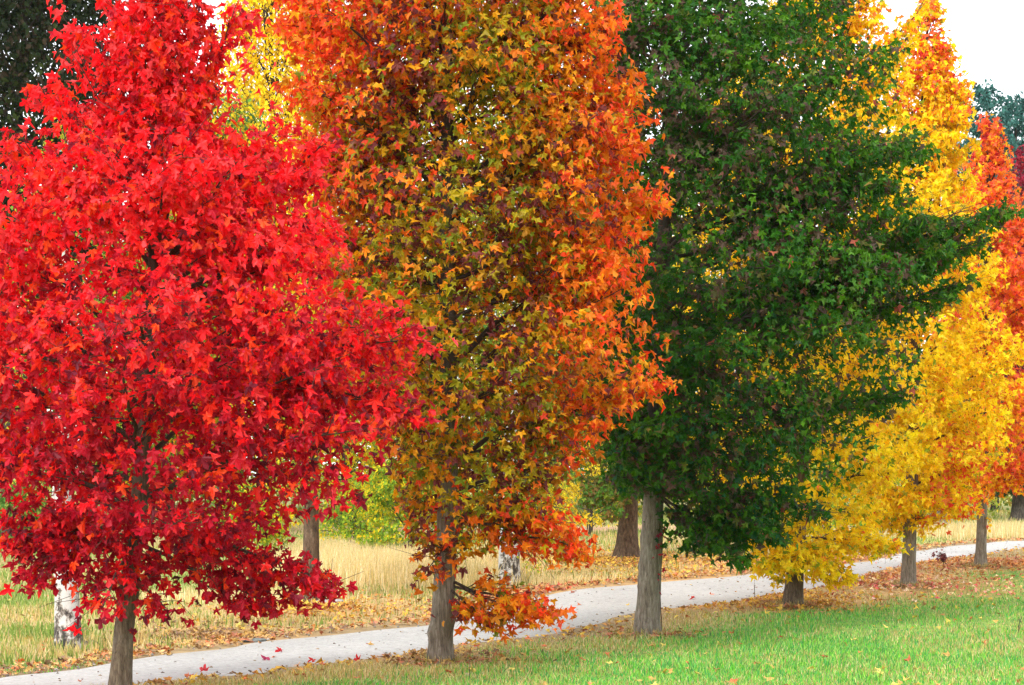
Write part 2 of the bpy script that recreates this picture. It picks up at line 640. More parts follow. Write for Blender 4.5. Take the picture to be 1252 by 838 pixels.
    if limb_parts:
        for lb in limb_bufs:
            link('limb', lb.mesh('limb', True), LIMB, root)
    else:
        allb = Buf()
        for lb in limb_bufs:
            for v, f in zip(lb.V, lb.F):
                pass
        V = np.concatenate([np.concatenate(b.V) for b in limb_bufs])
        off, F4 = 0, []
        for b in limb_bufs:
            F4.append(np.concatenate(b.F) + off)
            off += b.n
        link('limb', mesh_from('limb', V, np.concatenate(F4), None, True), LIMB, root, kind='stuff')
    # leaves
    A = np.array([s[0] for s in segs]); M = np.array([s[1] for s in segs]); E = np.array([s[2] for s in segs])
    W = np.array([s[3] for s in segs])
    W = W / W.sum()
    n_try = int(n_leaves * 1.25)
    i = r.choice(len(segs), n_try, p=W)
    t = (.15 + .85 * r.random(n_try) ** .8)[:, None]
    Q = A[i] * (1 - t) ** 2 + 2 * M[i] * t * (1 - t) + E[i] * t * t
    off = unit(r.normal(size=(n_try, 3)) + np.array([0, 0, -.35])) * (leaf_size * r.uniform(.5, 1.5, n_try))[:, None]
    Q = Q + off
    if fill:
        nf = int(n_try * fill)
        zz = r.uniform(lo0 := env[0, 0], env[-1, 0], nf * 6)
        aa = r.uniform(-np.pi, np.pi, nf * 6)
        RR = reach(zz, aa)
        ok = r.random(nf * 6) < (RR / RR.max()) ** 1.5
        zz, aa, RR = zz[ok], aa[ok], RR[ok]
        rho = RR * np.sqrt(r.uniform(.12, 1.0, len(zz))) * (.72 + .42 * vnoise(np.cos(aa) * 2.5 + seed, np.sin(aa) * 2.5, zz * 1.9))
        q = axis(zz) + np.stack([np.cos(aa) * rho, np.sin(aa) * rho, 0 * rho], 1)
        cl = .7 * vnoise(q[:, 0] * 2.1 + seed, q[:, 1] * 2.1, q[:, 2] * 2.8) + .3 * vnoise(q[:, 0] * 6, q[:, 1] * 6 + seed, q[:, 2] * 6)
        q = q[cl > gap][:nf]
        Q = np.r_[Q[:n_try - len(q)], q]
        Q = Q[r.permutation(len(Q))]
        n_try = len(Q)
    ax = axis(Q[:, 2])
    rel = Q - ax
    rel[:, 2] = 0
    dist = np.linalg.norm(rel, axis=1)
    az = np.arctan2(rel[:, 1], rel[:, 0])
    R = reach(Q[:, 2], az)
    free = np.array([s[3] for s in segs])
    is_extra = np.zeros(n_try, bool)
    lo = env[0, 0]
    # leaves past the crown's outline fall, except on the long stray limbs
    stray = np.array([1 if w_ > 0 else 0 for w_ in free])
    keep = dist < R * (1 + cull) + .02 + .5 * (vnoise(Q[:, 0] * 2.3, Q[:, 1] * 2.3, Q[:, 2] * 2.8 + seed) - .5)
    keep &= Q[:, 2] > lo - .15
    if bare:
        keep &= vnoise(Q[:, 0] * 1.7 + 9, Q[:, 1] * 1.7, Q[:, 2] * 1.7 + seed) > bare
    for zb, end, w in extra:
        e = np.array(end); a0 = axis(zb)
        ab = e - a0
        tt = np.clip(((Q - a0) @ ab) / (ab @ ab), .25, 1.05)
        dl = np.linalg.norm(Q - (a0 + tt[:, None] * ab), axis=1)
        keep |= dl < .16 + .14 * r.random(n_try)
    keep &= Q[:, 2] > .25
    idx = np.nonzero(keep)[0][:n_leaves]
    Q, rel, dist, R = Q[idx], rel[idx], dist[idx], R[idx]
    outw = unit(rel + np.array([0, 0, .15]) * R[:, None] + 1e-5)
    for zb, end, w in extra:
        e = np.array(end); a0 = axis(zb)
        m_ = int(75 * w * max(.6, np.linalg.norm(e - a0)) * stray_leaves)
        tt = r.uniform(.4, 1.04, m_)[:, None]
        wid = .05 + .13 * np.sin(np.clip(tt, 0, 1) * np.pi * .92)
        q = a0 + (e - a0) * tt + r.normal(size=(m_, 3)) * np.array([.9, 1.2, .5]) * wid - np.array([0, 0, .06])
        Q = np.r_[Q, q]
        outw = np.r_[outw, unit((e - a0) * [1, 1, 0] + r.normal(size=(m_, 3)) * .4 + [0, -.5, .1])]
        dist = np.r_[dist, np.full(m_, .95)]
        R = np.r_[R, np.ones(m_)]
    # epicormic leaves on the trunk
    for z, xo, n in sprouts:
        c = axis(z) + np.array([xo, -radius * .9, 0])
        q = c + r.normal(size=(n, 3)) * np.array([.05, .04, .06])
        Q = np.r_[Q, q]
        outw = np.r_[outw, np.tile([[.3 * np.sign(xo), -.9, 0]], (n, 1))]
        dist = np.r_[dist, np.full(n, -1.0)]
        R = np.r_[R, np.ones(n)]
    n = len(Q)
    u = np.clip(dist / R, -1, 1.2)
    X, Y, N = leaf_frames(outw, r, tilt, droop)
    S = leaf_size * r.uniform(.55, 1.25, n)
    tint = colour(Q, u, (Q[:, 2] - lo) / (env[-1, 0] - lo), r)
    rest = np.ones(n, bool)
    if singles:
        wp = Q + np.array(base)
        ix = CX + FPX * wp[:, 0] / wp[:, 1]
        iy = HOR - FPX * (wp[:, 2] - EYE) / wp[:, 1]
        okf = (ix > 6) & (ix < 1246) & (iy > 6) & (iy < 832)
        cell = (ix // 9).astype(int) * 1000 + (iy // 9).astype(int)
        order = np.argsort(wp[:, 1])
        order = order[okf[order]]
        _, first = np.unique(cell[order], return_index=True)
        vis = order[first]
        face = np.abs((N[vis] * unit(wp[vis] - np.array([0, 0, EYE]))).sum(1)) * (S[vis] / wp[vis, 1]) ** 2
        ch = vis[np.argsort(-face)[:singles]]
        rest[ch] = False
        # the same leaf shape in a few colours; each leaf an object of its own
        key = tint[ch] @ np.array([3.0, 1.0, .3]) + tint[ch, 1] / (tint[ch, 0] + .05)
        o_ = np.argsort(key)
        for b in np.array_split(o_, 40):
            one = leaves_mesh('leaf', np.zeros((1, 3)), np.array([[1., 0, 0]]), np.array([[0, 1., 0]]), np.array([[0, 0, 1.]]), np.ones(1), tint[ch[b]].mean(0)[None], STAR_STALK if shape is STAR else shape, r)
            for j in ch[b]:
                lo_ = link('leaf', one, leaf_mat or LEAF, root)
                lo_.matrix_local = Matrix(((X[j, 0] * S[j], Y[j, 0] * S[j], N[j, 0] * S[j], Q[j, 0]), (X[j, 1] * S[j], Y[j, 1] * S[j], N[j, 1] * S[j], Q[j, 1]),
                                           (X[j, 2] * S[j], Y[j, 2] * S[j], N[j, 2] * S[j], Q[j, 2]), (0, 0, 0, 1)))
    k = np.nonzero(rest)[0]
    link('foliage', leaves_mesh('foliage', Q[k], X[k], Y[k], N[k], S[k], tint[k], far_shape or shape, r, Q[k, 1] > -.05), leaf_mat or LEAF, root, kind='stuff')
    return root


def seen_tree(px_base, Y, spine_px, env_px, extra_px=(), **kw):
    """measures taken off the photograph, turned into metres at the tree's own distance"""
    x0 = px_x(px_base, Y)
    z0 = float(ground_z(x0, Y))
    s = Y / FPX
    spine = [((p - px_base) * s, py_z(q, Y) - z0) for p, q in spine_px]
    spine[0] = (spine[0][0], 0.0)
    sp = np.array(spine)
    env = []
    for q, a, b in env_px:
        z = py_z(q, Y) - z0
        c = np.interp(z, sp[:, 1], sp[:, 0])
        env.append((z, c - (a - px_base) * s, (b - px_base) * s - c))
    extra = []
    for qb, pe, qe, dy, w in extra_px:
        yy = Y + dy
        extra.append((py_z(qb, Y) - z0, (px_x(pe, yy) - x0, dy, py_z(qe, yy) - z0), w))
    return make_tree(base=(x0, Y, z0), spine=spine, env=env, extra=extra, **kw)


# -- leaf colours ------------------------------------------------------------
def clump(Q, s, k=0.0):
    return vnoise(Q[:, 0] * s + 11.3, Q[:, 1] * s + k, Q[:, 2] * s + 5.1)


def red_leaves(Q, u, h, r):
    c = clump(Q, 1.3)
    low = smooth(.5, .12, h)  # deeper crimson low down: leaf colour plus painted within-crown shade
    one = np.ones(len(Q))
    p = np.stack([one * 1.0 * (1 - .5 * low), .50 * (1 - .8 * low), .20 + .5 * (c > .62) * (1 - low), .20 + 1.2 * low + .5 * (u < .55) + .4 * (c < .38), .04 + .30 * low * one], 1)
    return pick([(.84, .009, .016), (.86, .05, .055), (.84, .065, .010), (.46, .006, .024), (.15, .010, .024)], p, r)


def orange_leaves(Q, u, h, r):
    c, d = clump(Q, 1.5), clump(Q, 1.1, 40)
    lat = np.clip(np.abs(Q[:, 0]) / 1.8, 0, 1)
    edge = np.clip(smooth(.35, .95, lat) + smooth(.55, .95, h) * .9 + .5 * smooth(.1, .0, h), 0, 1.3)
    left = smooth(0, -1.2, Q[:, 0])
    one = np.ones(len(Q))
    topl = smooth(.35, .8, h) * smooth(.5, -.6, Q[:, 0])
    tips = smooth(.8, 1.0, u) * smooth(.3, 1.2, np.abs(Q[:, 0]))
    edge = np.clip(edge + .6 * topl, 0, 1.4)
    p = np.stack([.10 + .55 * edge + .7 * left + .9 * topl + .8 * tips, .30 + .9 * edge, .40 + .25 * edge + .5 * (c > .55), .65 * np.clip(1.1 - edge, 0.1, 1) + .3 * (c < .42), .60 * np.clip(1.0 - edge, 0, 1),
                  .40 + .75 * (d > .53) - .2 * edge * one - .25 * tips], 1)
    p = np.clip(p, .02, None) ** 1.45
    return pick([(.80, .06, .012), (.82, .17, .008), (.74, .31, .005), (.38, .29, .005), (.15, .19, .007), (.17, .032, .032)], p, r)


def green_leaves(Q, u, h, r):
    c, d = clump(Q, 1.2), clump(Q, 1.0, 70)
    front = smooth(.2, -.9, Q[:, 1])
    one = np.ones(len(Q))
    p = np.stack([one, .45 + .9 * (c > .55), .10 + .55 * (d > .55) * (.4 + front), .35 * smooth(.45, .1, h), .012 * one], 1)
    return pick([(.022, .105, .004), (.070, .19, .005), (.105, .062, .042), (.014, .095, .028), (.60, .12, .08)], p, r)


def yellow_leaves(Q, u, h, r):
    c = clump(Q, 1.1)
    low = smooth(.35, .05, h)
    right_top = smooth(.75, 1.0, h) * smooth(.0, .8, Q[:, 0])
    one = np.ones(len(Q))
    p = np.stack([one, .6 + .5 * (c > .5) + 1.0 * low, .4 * (c < .45) * (1 - low) + .08, .10 + .35 * low * (c > .45), .02 + 1.4 * right_top], 1)
    return pick([(.92, .59, .004), (.95, .72, .010), (.89, .44, .004), (.26, .36, .015), (.85, .15, .03)], p, r)


def yellow_red_leaves(Q, u, h, r):
    c, d = clump(Q, 1.0), clump(Q, .9, 20)
    top = smooth(.72, .95, h)
    lowr = smooth(.22, .06, h) * smooth(-.2, .5, Q[:, 0])
    one = np.ones(len(Q))
    fl = np.clip(top * 1.0 + .4 * lowr * (d > .55) + .35 * smooth(.66, .76, d), 0, 2)
    p = np.stack([one, .9 + .5 * (c > .5) + .8 * smooth(.5, .2, h), .3 * one, .07 + .2 * smooth(.3, .1, h) * (c > .5), .05 + 1.6 * fl, .02 + 1.2 * fl], 1)
    return pick([(.92, .59, .004), (.95, .72, .010), (.89, .44, .004), (.26, .36, .015), (.86, .16, .02), (.84, .06, .045)], p, r)


def flame_leaves(Q, u, h, r):
    c = clump(Q, 1.0)
    gold = np.clip(smooth(.62, .38, h) * smooth(.9, -.1, Q[:, 0]) + .3 * (c < .4), 0, 1.2)
    one = np.ones(len(Q))
    p = np.stack([.8 * one, .8 + .5 * (c > .5), .15 + 1.6 * gold, .10 + .5 * smooth(.8, 1, h)], 1)
    return pick([(.90, .25, .015), (.88, .13, .05), (.92, .52, .006), (.42, .012, .022)], p, r)


def maroon_leaves(Q, u, h, r):
    one = np.ones(len(Q))
    return pick([(.30, .015, .04), (.15, .010, .03), (.5, .05, .05)], np.stack([one, one * .8, .3 * one], 1), r)


def palette(*rows):
    """(colour, weight, clumpiness) rows"""
    def f(Q, u, h, r):
        p = []
        for i, (col, w, k) in enumerate(rows):
            p.append(w * (1 + k * 4 * (clump(Q, .8, 17.0 * i) - .5)))
        return pick([x[0] for x in rows], np.clip(np.stack(p, 1), .01, None), r)
    return f


# ------------------------------------------------------------------ the ground, the path, the grass
far_edge = [(-60, 839), (0, 830), (130, 812), (330, 780), (430, 772), (520, 762), (620, 735), (700, 719), (800, 709), (890, 703), (1050, 690), (1120, 672), (1200, 663.5), (1252, 661)]
near_edge = [(-40, 872), (90, 855), (200, 838), (300, 826), (400, 814), (530, 797), (610, 786), (690, 776), (760, 757), (850, 744), (900, 737), (960, 729), (1080, 699), (1252, 670)]


def resample(pts, n):
    W = np.array([on_ground(*p)[:2] for p in pts])
    d = W[-1] - W[-2]
    d = d / np.linalg.norm(d)
    W = np.vstack([W[0] - (W[2] - W[0]) / np.linalg.norm(W[2] - W[0]) * 14, W, W[-1] + d * 12 + [8, 0], W[-1] + d * 20 + [30, 2]])
    s = np.r_[0, np.cumsum(np.linalg.norm(np.diff(W, axis=0), axis=1))]
    t = np.linspace(0, 1, n) * s[-1]
    Wr = np.stack([np.interp(t, s, W[:, 0]), np.interp(t, s, W[:, 1])], 1)
    for _ in range(6):
        Wr[1:-1] = (Wr[:-2] + 2 * Wr[1:-1] + Wr[2:]) / 4
    return Wr


NP = 260
PF, PN = resample(far_edge, NP), resample(near_edge, NP)
_jit = lambda W, k: W + np.stack([vnoise(np.arange(NP) * .35, k, 0) - .5, vnoise(np.arange(NP) * .35, k + 9, 0) - .5], 1) * .35
PF, PN = _jit(PF, 1.0), _jit(PN, 33.0)
PC, PW = (PF + PN) / 2, np.linalg.norm(PF - PN, axis=1) / 2


def path_dist(x, y):
    """how far outside the edge of the path a point lies (negative on it)"""
    x = np.asarray(x, float).ravel(); y = np.asarray(y, float).ravel()
    out = np.empty(len(x))
    poly = np.vstack([PF, PN[::-1]])
    a, b = poly, np.roll(poly, -1, 0)
    for s in range(0, len(x), 20000):
        X, Yv = x[s:s + 20000, None], y[s:s + 20000, None]
        d = b - a
        t = np.clip(((X - a[:, 0]) * d[:, 0] + (Yv - a[:, 1]) * d[:, 1]) / ((d ** 2).sum(1) + 1e-9), 0, 1)
        dd = np.sqrt(((X - a[:, 0] - t * d[:, 0]) ** 2 + (Yv - a[:, 1] - t * d[:, 1]) ** 2).min(1))
        cr = ((a[:, 1] > Yv) != (b[:, 1] > Yv)) & (X < (b[:, 0] - a[:, 0]) * (Yv - a[:, 1]) / (b[:, 1] - a[:, 1] + 1e-12) + a[:, 0])
        out[s:s + 20000] = np.where(cr.sum(1) % 2 == 1, -dd, dd)
    return out


ROW = np.array([[px_x(146, 16.8), 16.8], [px_x(537, 21.2), 21.2], [px_x(790, 25.6), 25.6], [px_x(969, 30.1), 30.1], [px_x(1110, 34.5), 34.5], [px_x(1199, 38.9), 38.9], [px_x(1290, 43.3), 43.3]])


def row_side(x, y):
    """signed distance from the row of trees: positive towards the camera and the lawn"""
    d = ROW[-1] - ROW[0]
    d = d / np.linalg.norm(d)
    return (x - ROW[0, 0]) * d[1] - (y - ROW[0, 1]) * d[0]


OAK = on_ground(765, 684)
LITTER_SPOTS = [(OAK[0], OAK[1] - .8, 4.2, 'gold'), (*on_ground(395, 745)[:2], 2.0, 'gold'), (*on_ground(850, 735)[:2], 1.9, 'gold'), (*on_ground(1110, 716)[:2], 2.6, 'pink'),
                (*on_ground(970, 736)[:2], 1.8, 'gold'), (*on_ground(1060, 705)[:2], 2.0, 'orange'), (*on_ground(1215, 690)[:2], 2.2, 'orange'), (*on_ground(640, 735)[:2], 1.3, 'red'),
                (*on_ground(250, 778)[:2], 1.5, 'brown'), (*on_ground(880, 712)[:2], 2.5, 'gold'), (*on_ground(530, 805)[:2], .9, 'brown'), (*on_ground(1000, 690)[:2], 3.0, 'orange'), (*on_ground(700, 725)[:2], 1.6, 'red')]


def fields(x, y):
    x = np.asarray(x, float); y = np.asarray(y, float)
    side = row_side(x, y)
    n1 = vnoise(x * .55, y * .35, 1.5)
    n2 = vnoise(x * 1.8, y * 1.2, 8.5)
    lawn = smooth(-.3, 1.3, side + (n1 - .5) * 1.6 + (n2 - .5) * .8)
    beyond = smooth(-1.0, -2.5, side)
    green = np.where(side > -1, lawn * (.72 + .5 * (n1 - .4)), 0) + beyond * smooth(.50, .75, n1) * .55
    lit = np.zeros_like(x)
    for a, b, rr, _ in LITTER_SPOTS:
        q = np.hypot(x - a, (y - b) * .7) / rr
        lit = np.maximum(lit, smooth(1.15, .35, q + (n2 - .5) * .5))
    return np.clip(green, 0, 1), lit, side, n1, n2


def build_ground():
    xs = np.unique(np.r_[-900, -500, -250, -120, -70, -45, np.arange(-30, -14, 1.0), np.arange(-14, 24.01, .25), np.arange(25, 45, 1.0), 60, 90, 140, 260, 500, 900])
    ys = np.unique(np.r_[-60, -30, -10, 0, 4, np.arange(8, 66.01, .25), np.arange(67, 100, 2.0), 110, 130, 160, 220, 300, 450, 700, 1200])
    Xg, Yg = np.meshgrid(xs, ys)
    Z = ground_z(Xg, Yg)
    g, lit, side, n1, n2 = fields(Xg, Yg)
    pd = path_dist(Xg, Yg).reshape(Xg.shape)
    straw = np.array([.44, .32, .14]); green = np.array([.13, .28, .04]); soil = np.array([.24, .16, .095]); leafy = np.array([.50, .29, .11])
    c = straw * (.75 + .5 * n2[..., None]) * (1 - g[..., None]) + green * g[..., None]
    verge = smooth(1.3, .1, pd) * (.35 + .6 * n1)
    c = c * (1 - verge[..., None]) + soil * verge[..., None]
    c = c * (1 - .7 * lit[..., None]) + leafy * .7 * lit[..., None]
    for bx, by in ROW[:6]:                              # ground turns dark brown round the trunks
        w = smooth(.75, .2, np.hypot(Xg - bx, Yg - by) + .3 * (n2 - .5))[..., None] * .8
        c = c * (1 - w) + np.array([.15, .10, .065]) * w
    far = smooth(48, 75, Yg)[..., None] * .7
    c = c * (1 - far) + np.array([.27, .29, .09]) * far
    red_band = (np.exp(-((Yg - 57 - .1 * Xg) / 1.6) ** 2))[..., None] * .85
    c = c * (1 - red_band) + np.array([.42, .24, .16]) * red_band
    nx = len(xs)
    i = (np.arange(len(ys) - 1)[:, None] * nx + np.arange(nx - 1)[None, :]).ravel()
    F = np.stack([i, i + 1, i + nx + 1, i + nx], 1)
    V = np.stack([Xg.ravel(), Yg.ravel(), Z.ravel()], 1)
    link('ground', mesh_from('ground', V, F, c.reshape(-1, 3), True), GROUND, kind='structure')


def build_path():
    m = 9
    t = np.linspace(0, 1, m)
    W = PF[:, None, :] * (1 - t)[None, :, None] + PN[:, None, :] * t[None, :, None]
    Z = ground_z(W[..., 0], W[..., 1]) + .022
    Z[:, 0] -= .05
    Z[:, -1] -= .05
    n1 = vnoise(W[..., 0] * 1.2, W[..., 1] * .8, 2.2)
    edge = np.minimum(t, 1 - t)[None, :]
    c = np.array([.405, .39, .37])[None, None] * (.80 + .22 * n1[..., None] + .14 * vnoise(W[..., 0] * .45, W[..., 1] * .3, 6.6)[..., None])
    e = smooth(.16, .0, edge + (n1 - .5) * .12)[..., None]
    c = c * (1 - .4 * e) + np.array([.33, .27, .2]) * .4 * e
    i = (np.arange(NP - 1)[:, None] * m + np.arange(m - 1)[None, :]).ravel()
    F = np.stack([i, i + 1, i + m + 1, i + m], 1)[:, ::-1]
    V = np.concatenate([W, Z[..., None]], -1).reshape(-1, 3)
    link('gravel_path', mesh_from('gravel_path', V, F, c.reshape(-1, 3), True), GRAVEL, kind='structure')


def blades(x, y, h, w, tint, r, lean=.35, simple=False):
    n = len(x)
    z = ground_z(x, y)
    a = r.uniform(0, 2 * np.pi, n)
    fa = r.normal(0, .6, n)                    # blade turned roughly to any side
    dx, dy = np.cos(fa) * w / 2, np.sin(fa) * w / 2
    le = np.abs(r.normal(0, lean, n)) * h
    lx, ly = np.cos(a) * le, np.sin(a) * le
    V = np.empty((n, 5, 3))
    V[:, 0] = np.stack([x - dx, y - dy, z - .01], 1)
    V[:, 1] = np.stack([x + dx, y + dy, z - .01], 1)
    V[:, 2] = np.stack([x + lx * .35 + dx * .7, y + ly * .35 + dy * .7, z + h * .55], 1)
    V[:, 3] = np.stack([x + lx * .35 - dx * .7, y + ly * .35 - dy * .7, z + h * .55], 1)
    V[:, 4] = np.stack([x + lx, y + ly, z + h], 1)
    if simple:
        return V[:, [0, 1, 4]].reshape(-1, 3), np.zeros((0, 4), int), np.arange(n * 3).reshape(-1, 3), np.repeat(tint, 3, 0)
    k = (np.arange(n) * 5)[:, None]
    Q = np.array([[0, 1, 2, 3]]) + k
    T = np.array([[3, 2, 4]]) + k
    return V.reshape(-1, 3), Q, T, np.repeat(tint, 5, 0)


def build_grass():
    r = np.random.default_rng(21)

    def area(n, y0, y1, margin=.56, p=1.0):
        y = np.exp(r.uniform(math.log(y0), math.log(y1), n))
        x = r.uniform(-1, 1, n) * y * (626 / FPX) * (1 + margin * .3) + r.normal(0, .3, n)
        return x, y

    # short lawn and straw turf on the camera side of the path and round the trees
    x, y = area(225000, 14.5, 46)
    g, lit, side, n1, n2 = fields(x, y)
    pd = path_dist(x, y)
    k = (pd > -.05 + .25 * (n2 - .5)) & (side > -3.2) & (r.random(len(x)) > lit * .8) & (r.random(len(x)) < .35 + .8 * smooth(.0, .7, pd))
    x, y, g, n1, n2, pd = x[k], y[k], g[k], n1[k], n2[k], pd[k]
    n = len(x)
    isg = r.random(n) < g * (.78 + .5 * vnoise(x * 1.3, y * .9, 12))
    pal_g = np.array([(.13, .46, .035), (.22, .55, .06), (.06, .30, .06), (.38, .55, .14), (.10, .40, .10)])
    pal_s = np.array([(.58, .43, .16), (.50, .33, .11), (.40, .42, .11), (.68, .55, .28)])
    t = np.where(isg[:, None], pal_g[r.integers(0, 5, n)], pal_s[r.integers(0, 4, n)]) * r.uniform(.6, 1.25, n)[:, None]
    h = (.024 + .046 * r.random(n) ** 1.6) * (.45 + 1.2 * vnoise(x * 2.2, y * 1.4, 4)) * (.55 + .45 * smooth(0, .6, pd))
    tx, ty = [], []
    for bx, by in ROW[:6]:
        a_ = r.uniform(0, 2 * np.pi, 260)
        d_ = .13 + np.abs(r.normal(0, .09, 260))
        tx.append(bx + np.cos(a_) * d_)
        ty.append(by + np.sin(a_) * d_)
    tx, ty = np.concatenate(tx), np.concatenate(ty)
    m = len(tx)
    x, y = np.r_[x, tx], np.r_[y, ty]
    h = np.r_[h, r.uniform(.04, .13, m)]
    t = np.r_[t, pal_s[r.integers(0, 4, m)] * r.uniform(.6, 1.1, m)[:, None]]
    n = len(x)
    V, Q, T, C = blades(x, y, h, .007 + .005 * r.random(n), t, r, .6)
    link('lawn_grass', mesh_from('lawn_grass', V, [Q, T], C), GRASS, kind='stuff', label='green and straw coloured short grass of the lawn')
    # longer pale turf on the far bank
    x, y = area(150000, 19, 75)
    g, lit, side, n1, n2 = fields(x, y)
    pd = path_dist(x, y)
    k = (pd > .1 + .5 * (n2 - .4)) & (side < -2.6) & (r.random(len(x)) > .9 * np.exp(-((y - 57 - .1 * x) / 1.8) ** 2)) & (r.random(len(x)) > lit * .85) & (r.random(len(x)) < .2 + .9 * smooth(.1, 1.2, pd))
    x, y, g, n1, pd = x[k], y[k], g[k], n1[k], pd[k]
    n = len(x)
    isg = r.random(n) < .32 + g * 1.0  + .25 * smooth(45, 60, y)
    pal_g = np.array([(.20, .30, .05), (.27, .36, .08), (.16, .24, .05)])
    pal_s = np.array([(.60, .46, .18), (.50, .35, .13), (.66, .54, .29), (.42, .42, .12)])
    t = np.where(isg[:, None], pal_g[r.integers(0, 3, n)], pal_s[r.integers(0, 4, n)]) * r.uniform(.75, 1.2, n)[:, None]
    h = (.06 + .11 * r.random(n) ** 1.5) * (.3 + 1.2 * vnoise(x * .7, y * .7, 7) ** 1.3) * (.35 + .65 * smooth(0, 1.5, pd))
    V, Q, T, C = blades(x, y, h, .012 + .006 * r.random(n) + .0002 * y, t, r, .35, True)
    link('bank_grass', mesh_from('bank_grass', V, [Q, T], C), GRASS, kind='stuff', label='dry straw grass on the bank beyond the path')
    # tall blond grass
    spots = [(on_ground(470, 705), 1.5, 1.9, 9000, .52), (on_ground(415, 690), 1.0, 2.2, 3500, .45), (on_ground(535, 712), .9, 1.4, 3000, .4), (on_ground(270, 735), 1.6, .8, 1800, .2), (on_ground(740, 715), 1.5, .8, 1800, .2), (on_ground(1190, 655), 4.5, 2.0, 5000, .4)]
    B = []
    off = 0
    Vs, Qs, Ts, Cs = [], [], [], []
    for c, sx, sy, n, hh in spots:
        x = c[0] + r.normal(0, sx * .6, n)
        y = c[1] + r.normal(0, sy * .6, n)
        k = path_dist(x, y) > .3
        x, y = x[k], y[k]
        n = len(x)
        t = np.array([(.80, .63, .32), (.72, .54, .23), (.86, .73, .44), (.6, .5, .2)])[r.integers(0, 4, n)] * r.uniform(.8, 1.15, n)[:, None]
        V, Q, T, C = blades(x, y, hh * r.uniform(.45, 1.1, n), .008 + .006 * r.random(n), t, r, .25)
        Vs.append(V); Qs.append(Q + off); Ts.append(T + off); Cs.append(C)
        off += len(V)
    link('tall_grass', mesh_from('tall_grass', np.concatenate(Vs), [np.concatenate(Qs), np.concatenate(Ts)], np.concatenate(Cs)), GRASS, kind='stuff', label='tall blond seeding grass beyond the path')


def build_litter():
    r = np.random.default_rng(5)
    pal = {'gold': [(.62, .34, .04), (.66, .42, .06), (.52, .22, .05), (.36, .2, .08)], 'orange': [(.60, .24, .06), (.52, .18, .08), (.6, .36, .14), (.4, .15, .08)],
           'pink': [(.80, .26, .22), (.84, .58, .42), (.8, .38, .16), (.7, .12, .12), (.82, .62, .32)], 'red': [(.5, .10, .06), (.58, .25, .08), (.3, .10, .06)], 'brown': [(.32, .2, .1), (.4, .22, .09), (.22, .13, .08), (.5, .3, .08)]}
    P, C = [], []
    for x0, y0, rr, kind in LITTER_SPOTS:
        n = int((190 if kind == 'pink' else 330) * rr ** 1.5)
        a, d = r.uniform(0, 2 * np.pi, n), np.abs(r.normal(0, .62, n)) * rr
        x, y = x0 + np.cos(a) * d, y0 + np.sin(a) * d * 1.35
        keep = (path_dist(x, y) > -.12) | (r.random(n) < .035)
        P.append(np.stack([x, y], 1)[keep])
        C.append(np.array(pal[kind])[r.integers(0, len(pal[kind]), n)][keep])
    # along the path edges, and a few everywhere
    for W, n, kinds in ((PF, 3000, 'orange'), (PF, 2200, 'brown'), (PN, 1700, 'gold'), (PC, 150, 'red')):
        i = r.integers(20, NP - 20, n)
        w = W[i] + r.normal(0, .2 if W is not PC else 1.0, (n, 2)) + (W[i] - PC[i]) / PW[i][:, None] * (np.abs(r.normal(.1, .4, (n, 1))) if W is not PC else 0)
        P.append(w)
        C.append(np.array(pal[kinds])[r.integers(0, len(pal[kinds]), n)])
    n = 700
    y = np.exp(r.uniform(math.log(15), math.log(60), n))
    x = r.uniform(-1, 1, n) * y * .28
    P.append(np.stack([x, y], 1))
    C.append(np.array([(.5, .3, .08), (.55, .15, .06), (.6, .45, .1)])[r.integers(0, 3, n)])
    for bx, by in ROW[:6]:
        P.append(np.array([bx, by]) + r.normal(0, .38, (130, 2)))
        C.append(np.array([(.34, .2, .09), (.5, .3, .08), (.42, .14, .07)])[r.integers(0, 3, 130)])
    P, C = np.concatenate(P), np.concatenate(C)
    ok = (path_dist(P[:, 0], P[:, 1]) > -.08) | (r.random(len(P)) < .16)
    P, C = P[ok], C[ok]
    n = len(P)
    z = ground_z(P[:, 0], P[:, 1]) + np.where(path_dist(P[:, 0], P[:, 1]) < 0, .03, .02 + .04 * r.random(n))
    N = unit(np.array([0, 0, 1.]) + r.normal(size=(n, 3)) * .32)
    T = r.normal(size=(n, 3))
    T = unit(T - (T * N).sum(1, keepdims=True) * N)
    me = leaves_mesh('leaf_litter', np.c_[P, z], np.cross(T, N), T, N, .058 * r.uniform(.7, 1.2, n), C * r.uniform(.75, 1.2, n)[:, None], STAR_LOW, r, P[:, 1] > 25)
    link('leaf_litter', me, LITTER, kind='stuff', label='fallen autumn leaves strewn over the ground and path')


